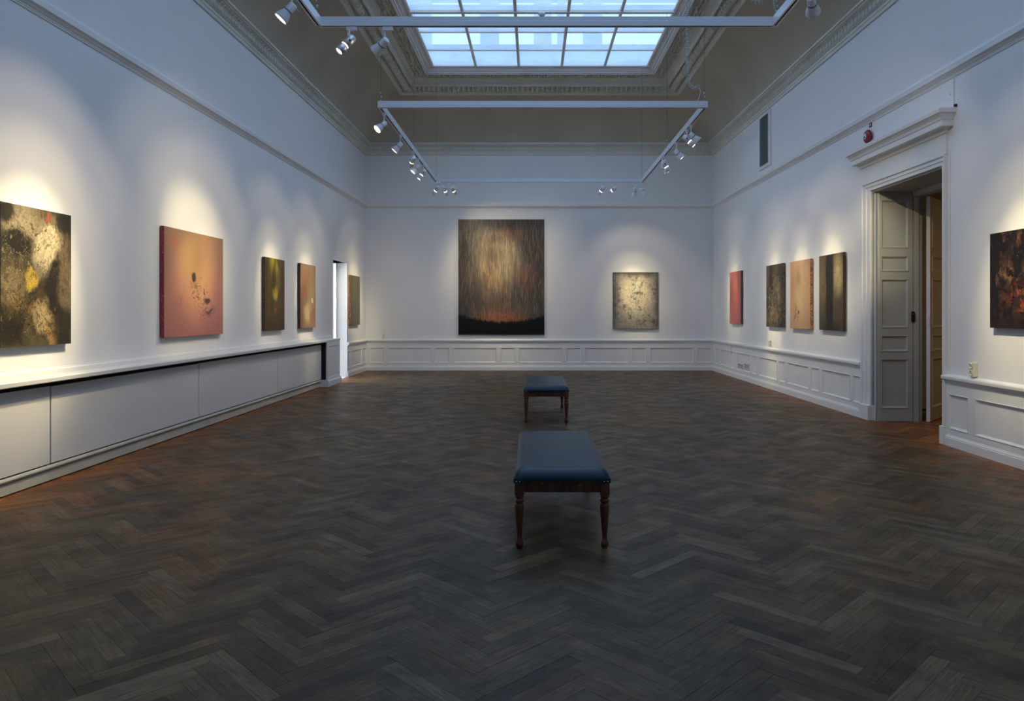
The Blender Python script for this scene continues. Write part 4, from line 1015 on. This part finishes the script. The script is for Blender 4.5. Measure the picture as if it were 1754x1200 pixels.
# two small grilles set in a wainscot panel
for x0, x1, lb in ((1264.8, 1273.3, 'small grey vent grille low in the right panelling, the left of two'), (1275.2, 1284.3, 'small grey vent grille low in the right panelling, the right of two')):
    a0, a1 = aW('right', x0), aW('right', x1); z0, z1 = zW('right', x0, 631), zW('right', x0, 621.5)
    r = empty('vent_grille', wmat('right', (a0+a1)/2, .006, z0)); tag(r, lb, 'vent', 'small vent grilles in the right panelling'); hw = (a1-a0)/2; h_ = z1-z0
    b = MB(); b.box(-hw, hw, 0, .012, 0, .012); b.box(-hw, hw, 0, .012, h_-.012, h_); b.box(-hw, -hw+.012, 0, .012, .012, h_-.012); b.box(hw-.012, hw, 0, .012, .012, h_-.012); b.build('grille_frame', 'rail', r)
    for i in range(6):
        zz = .014+(h_-.028)*(i+.1)/6; b = MB(); b.add([(-hw+.01, .003, zz), (hw-.01, .003, zz), (hw-.01, .010, zz+(h_-.028)/6*.8), (-hw+.01, .010, zz+(h_-.028)/6*.8)], [(0, 1, 2, 3)]); b.build('slat', 'rail', r)
# tall air vent above the picture rail
a0, a1 = aW('right', 1302.3), aW('right', 1321.5)
r = empty('air_vent', wmat('right', (a0+a1)/2, 0, 4.345)); tag(r, 'tall grey air vent with a white frame high on the right wall', 'vent'); hw, h_ = (a1-a0)/2, 1.09
b = MB()
for (x0, x1, z0, z1) in ((-hw, hw, 0, .07), (-hw, hw, h_-.05, h_), (-hw, -hw+.12, .07, h_-.05), (hw-.03, hw, .07, h_-.05)): b.bbox(x0, x1, 0, .03, z0, z1, .004)
b.build('vent_frame', 'trimw', r)
b = MB(); b.box(-hw+.12, hw-.03, 0, .006, .07, h_-.05); b.build('vent_back', 'greygrille', r)
b = MB()
for i in range(60):
    zz = .075+i*(h_-.13)/60; b.box(-hw+.12, hw-.03, .008, .013, zz, zz+.006)
for i in range(16):
    xx = -hw+.125+i*(2*hw-.155)/16; b.box(xx, xx+.004, .007, .012, .07, h_-.05)
b.build('vent_mesh', 'greygrille', r, kind='stuff')
b = MB(); b.box(-hw+.12, hw-.03, .013, .016, .27, .278); b.build('vent_seam', 'black', r)
# fire alarm bell and its sign
aB = aW('right', 1491)
r = empty('fire_alarm_bell', wmat('right', aB, 0, 3.91)); tag(r, 'round red fire alarm bell above the big doorway crown', 'alarm bell')
Rm = Matrix.Rotation(-PI/2, 4, 'X')
b = MB(); b.lathe([(0, 0), (.06, 0), (.06, .02), (.088, .022), (.094, .032), (.092, .048), (.080, .064), (.055, .076), (0, .080)], 28, Rm); b.build('bell_housing', 'red', r)
b = MB(); b.lathe([(0, .079), (.040, .0785), (.038, .083), (0, .085)], 24, Rm); b.build('bell_centre', 'lampw', r, label='white round centre')
b = MB(); b.box(-.012, .012, .084, .0865, -.02, .006); b.box(-.02, .02, .084, .0865, -.024, -.018); b.build('bell_symbol', 'red', r)
a_ = aW('right', 1491.5)
r = empty('alarm_sign', wmat('right', a_, 0, 4.035)); tag(r, 'small square red sign with a white symbol above the alarm bell', 'sign')
b = MB(); b.bbox(-.036, .036, 0, .006, 0, .075, .001); b.build('sign_plate', 'red', r)
b = MB()   # bell pictogram
b.add([(-.018, .0068, .022), (.018, .0068, .022), (.013, .0068, .034), (.011, .0068, .050), (.0, .0068, .058), (-.011, .0068, .050), (-.013, .0068, .034)], [(0, 1, 2, 3, 4, 5, 6)])
b.add([(-.005, .0068, .015), (.005, .0068, .015), (.005, .0068, .020), (-.005, .0068, .020)], [(0, 1, 2, 3)]); b.build('bell_pictogram', 'lampw', r)
# flush access hatch over the doorway
a1 = aW('right', 1634.5); a0 = a1-.62
r = empty('access_hatch', wmat('right', (a0+a1)/2, 0, 3.765)); tag(r, 'flush white access hatch between door crown and picture rail', 'hatch')
hw = (a1-a0)/2; b = MB(); b.bbox(-hw, hw, 0, .010, 0, .30, .002); b.build('hatch_door', 'wall', r)
b = MB(); b.box(-hw-.014, -hw-.002, 0, .016, 0, .325); b.build('hatch_edge', 'trimw', r)
b = MB(); b.lathe([(0, 0), (.011, 0), (.011, .008), (.006, .010), (0, .010)], 12, T(-hw+.05, .010, .16) @ Rm); b.build('hatch_lock', 'steel', r)
# cable duct beside the doorway
a_ = aW('right', 1627.5)
b = MB(); b.bbox(-.010, .010, 0, .014, 0, 2.5, .002)
for zz in (.5, 1.2, 1.75, 2.3): b.box(-.014, .014, 0, .018, zz, zz+.012)
o = b.build('cable_duct', 'trimw', mat=wmat('right', a_, 0, .802)); tag(o, 'thin white cable duct running down the wall right of the doorway', 'cable duct')
b = MB(); b.bbox(-.012, .012, 0, .03, 0, .03, .003); o = b.build('cable_clip', 'black', mat=wmat('right', aW('right', 1639), 0, 3.755)); tag(o, 'tiny dark cable clip at the right end of the door crown', 'clip')
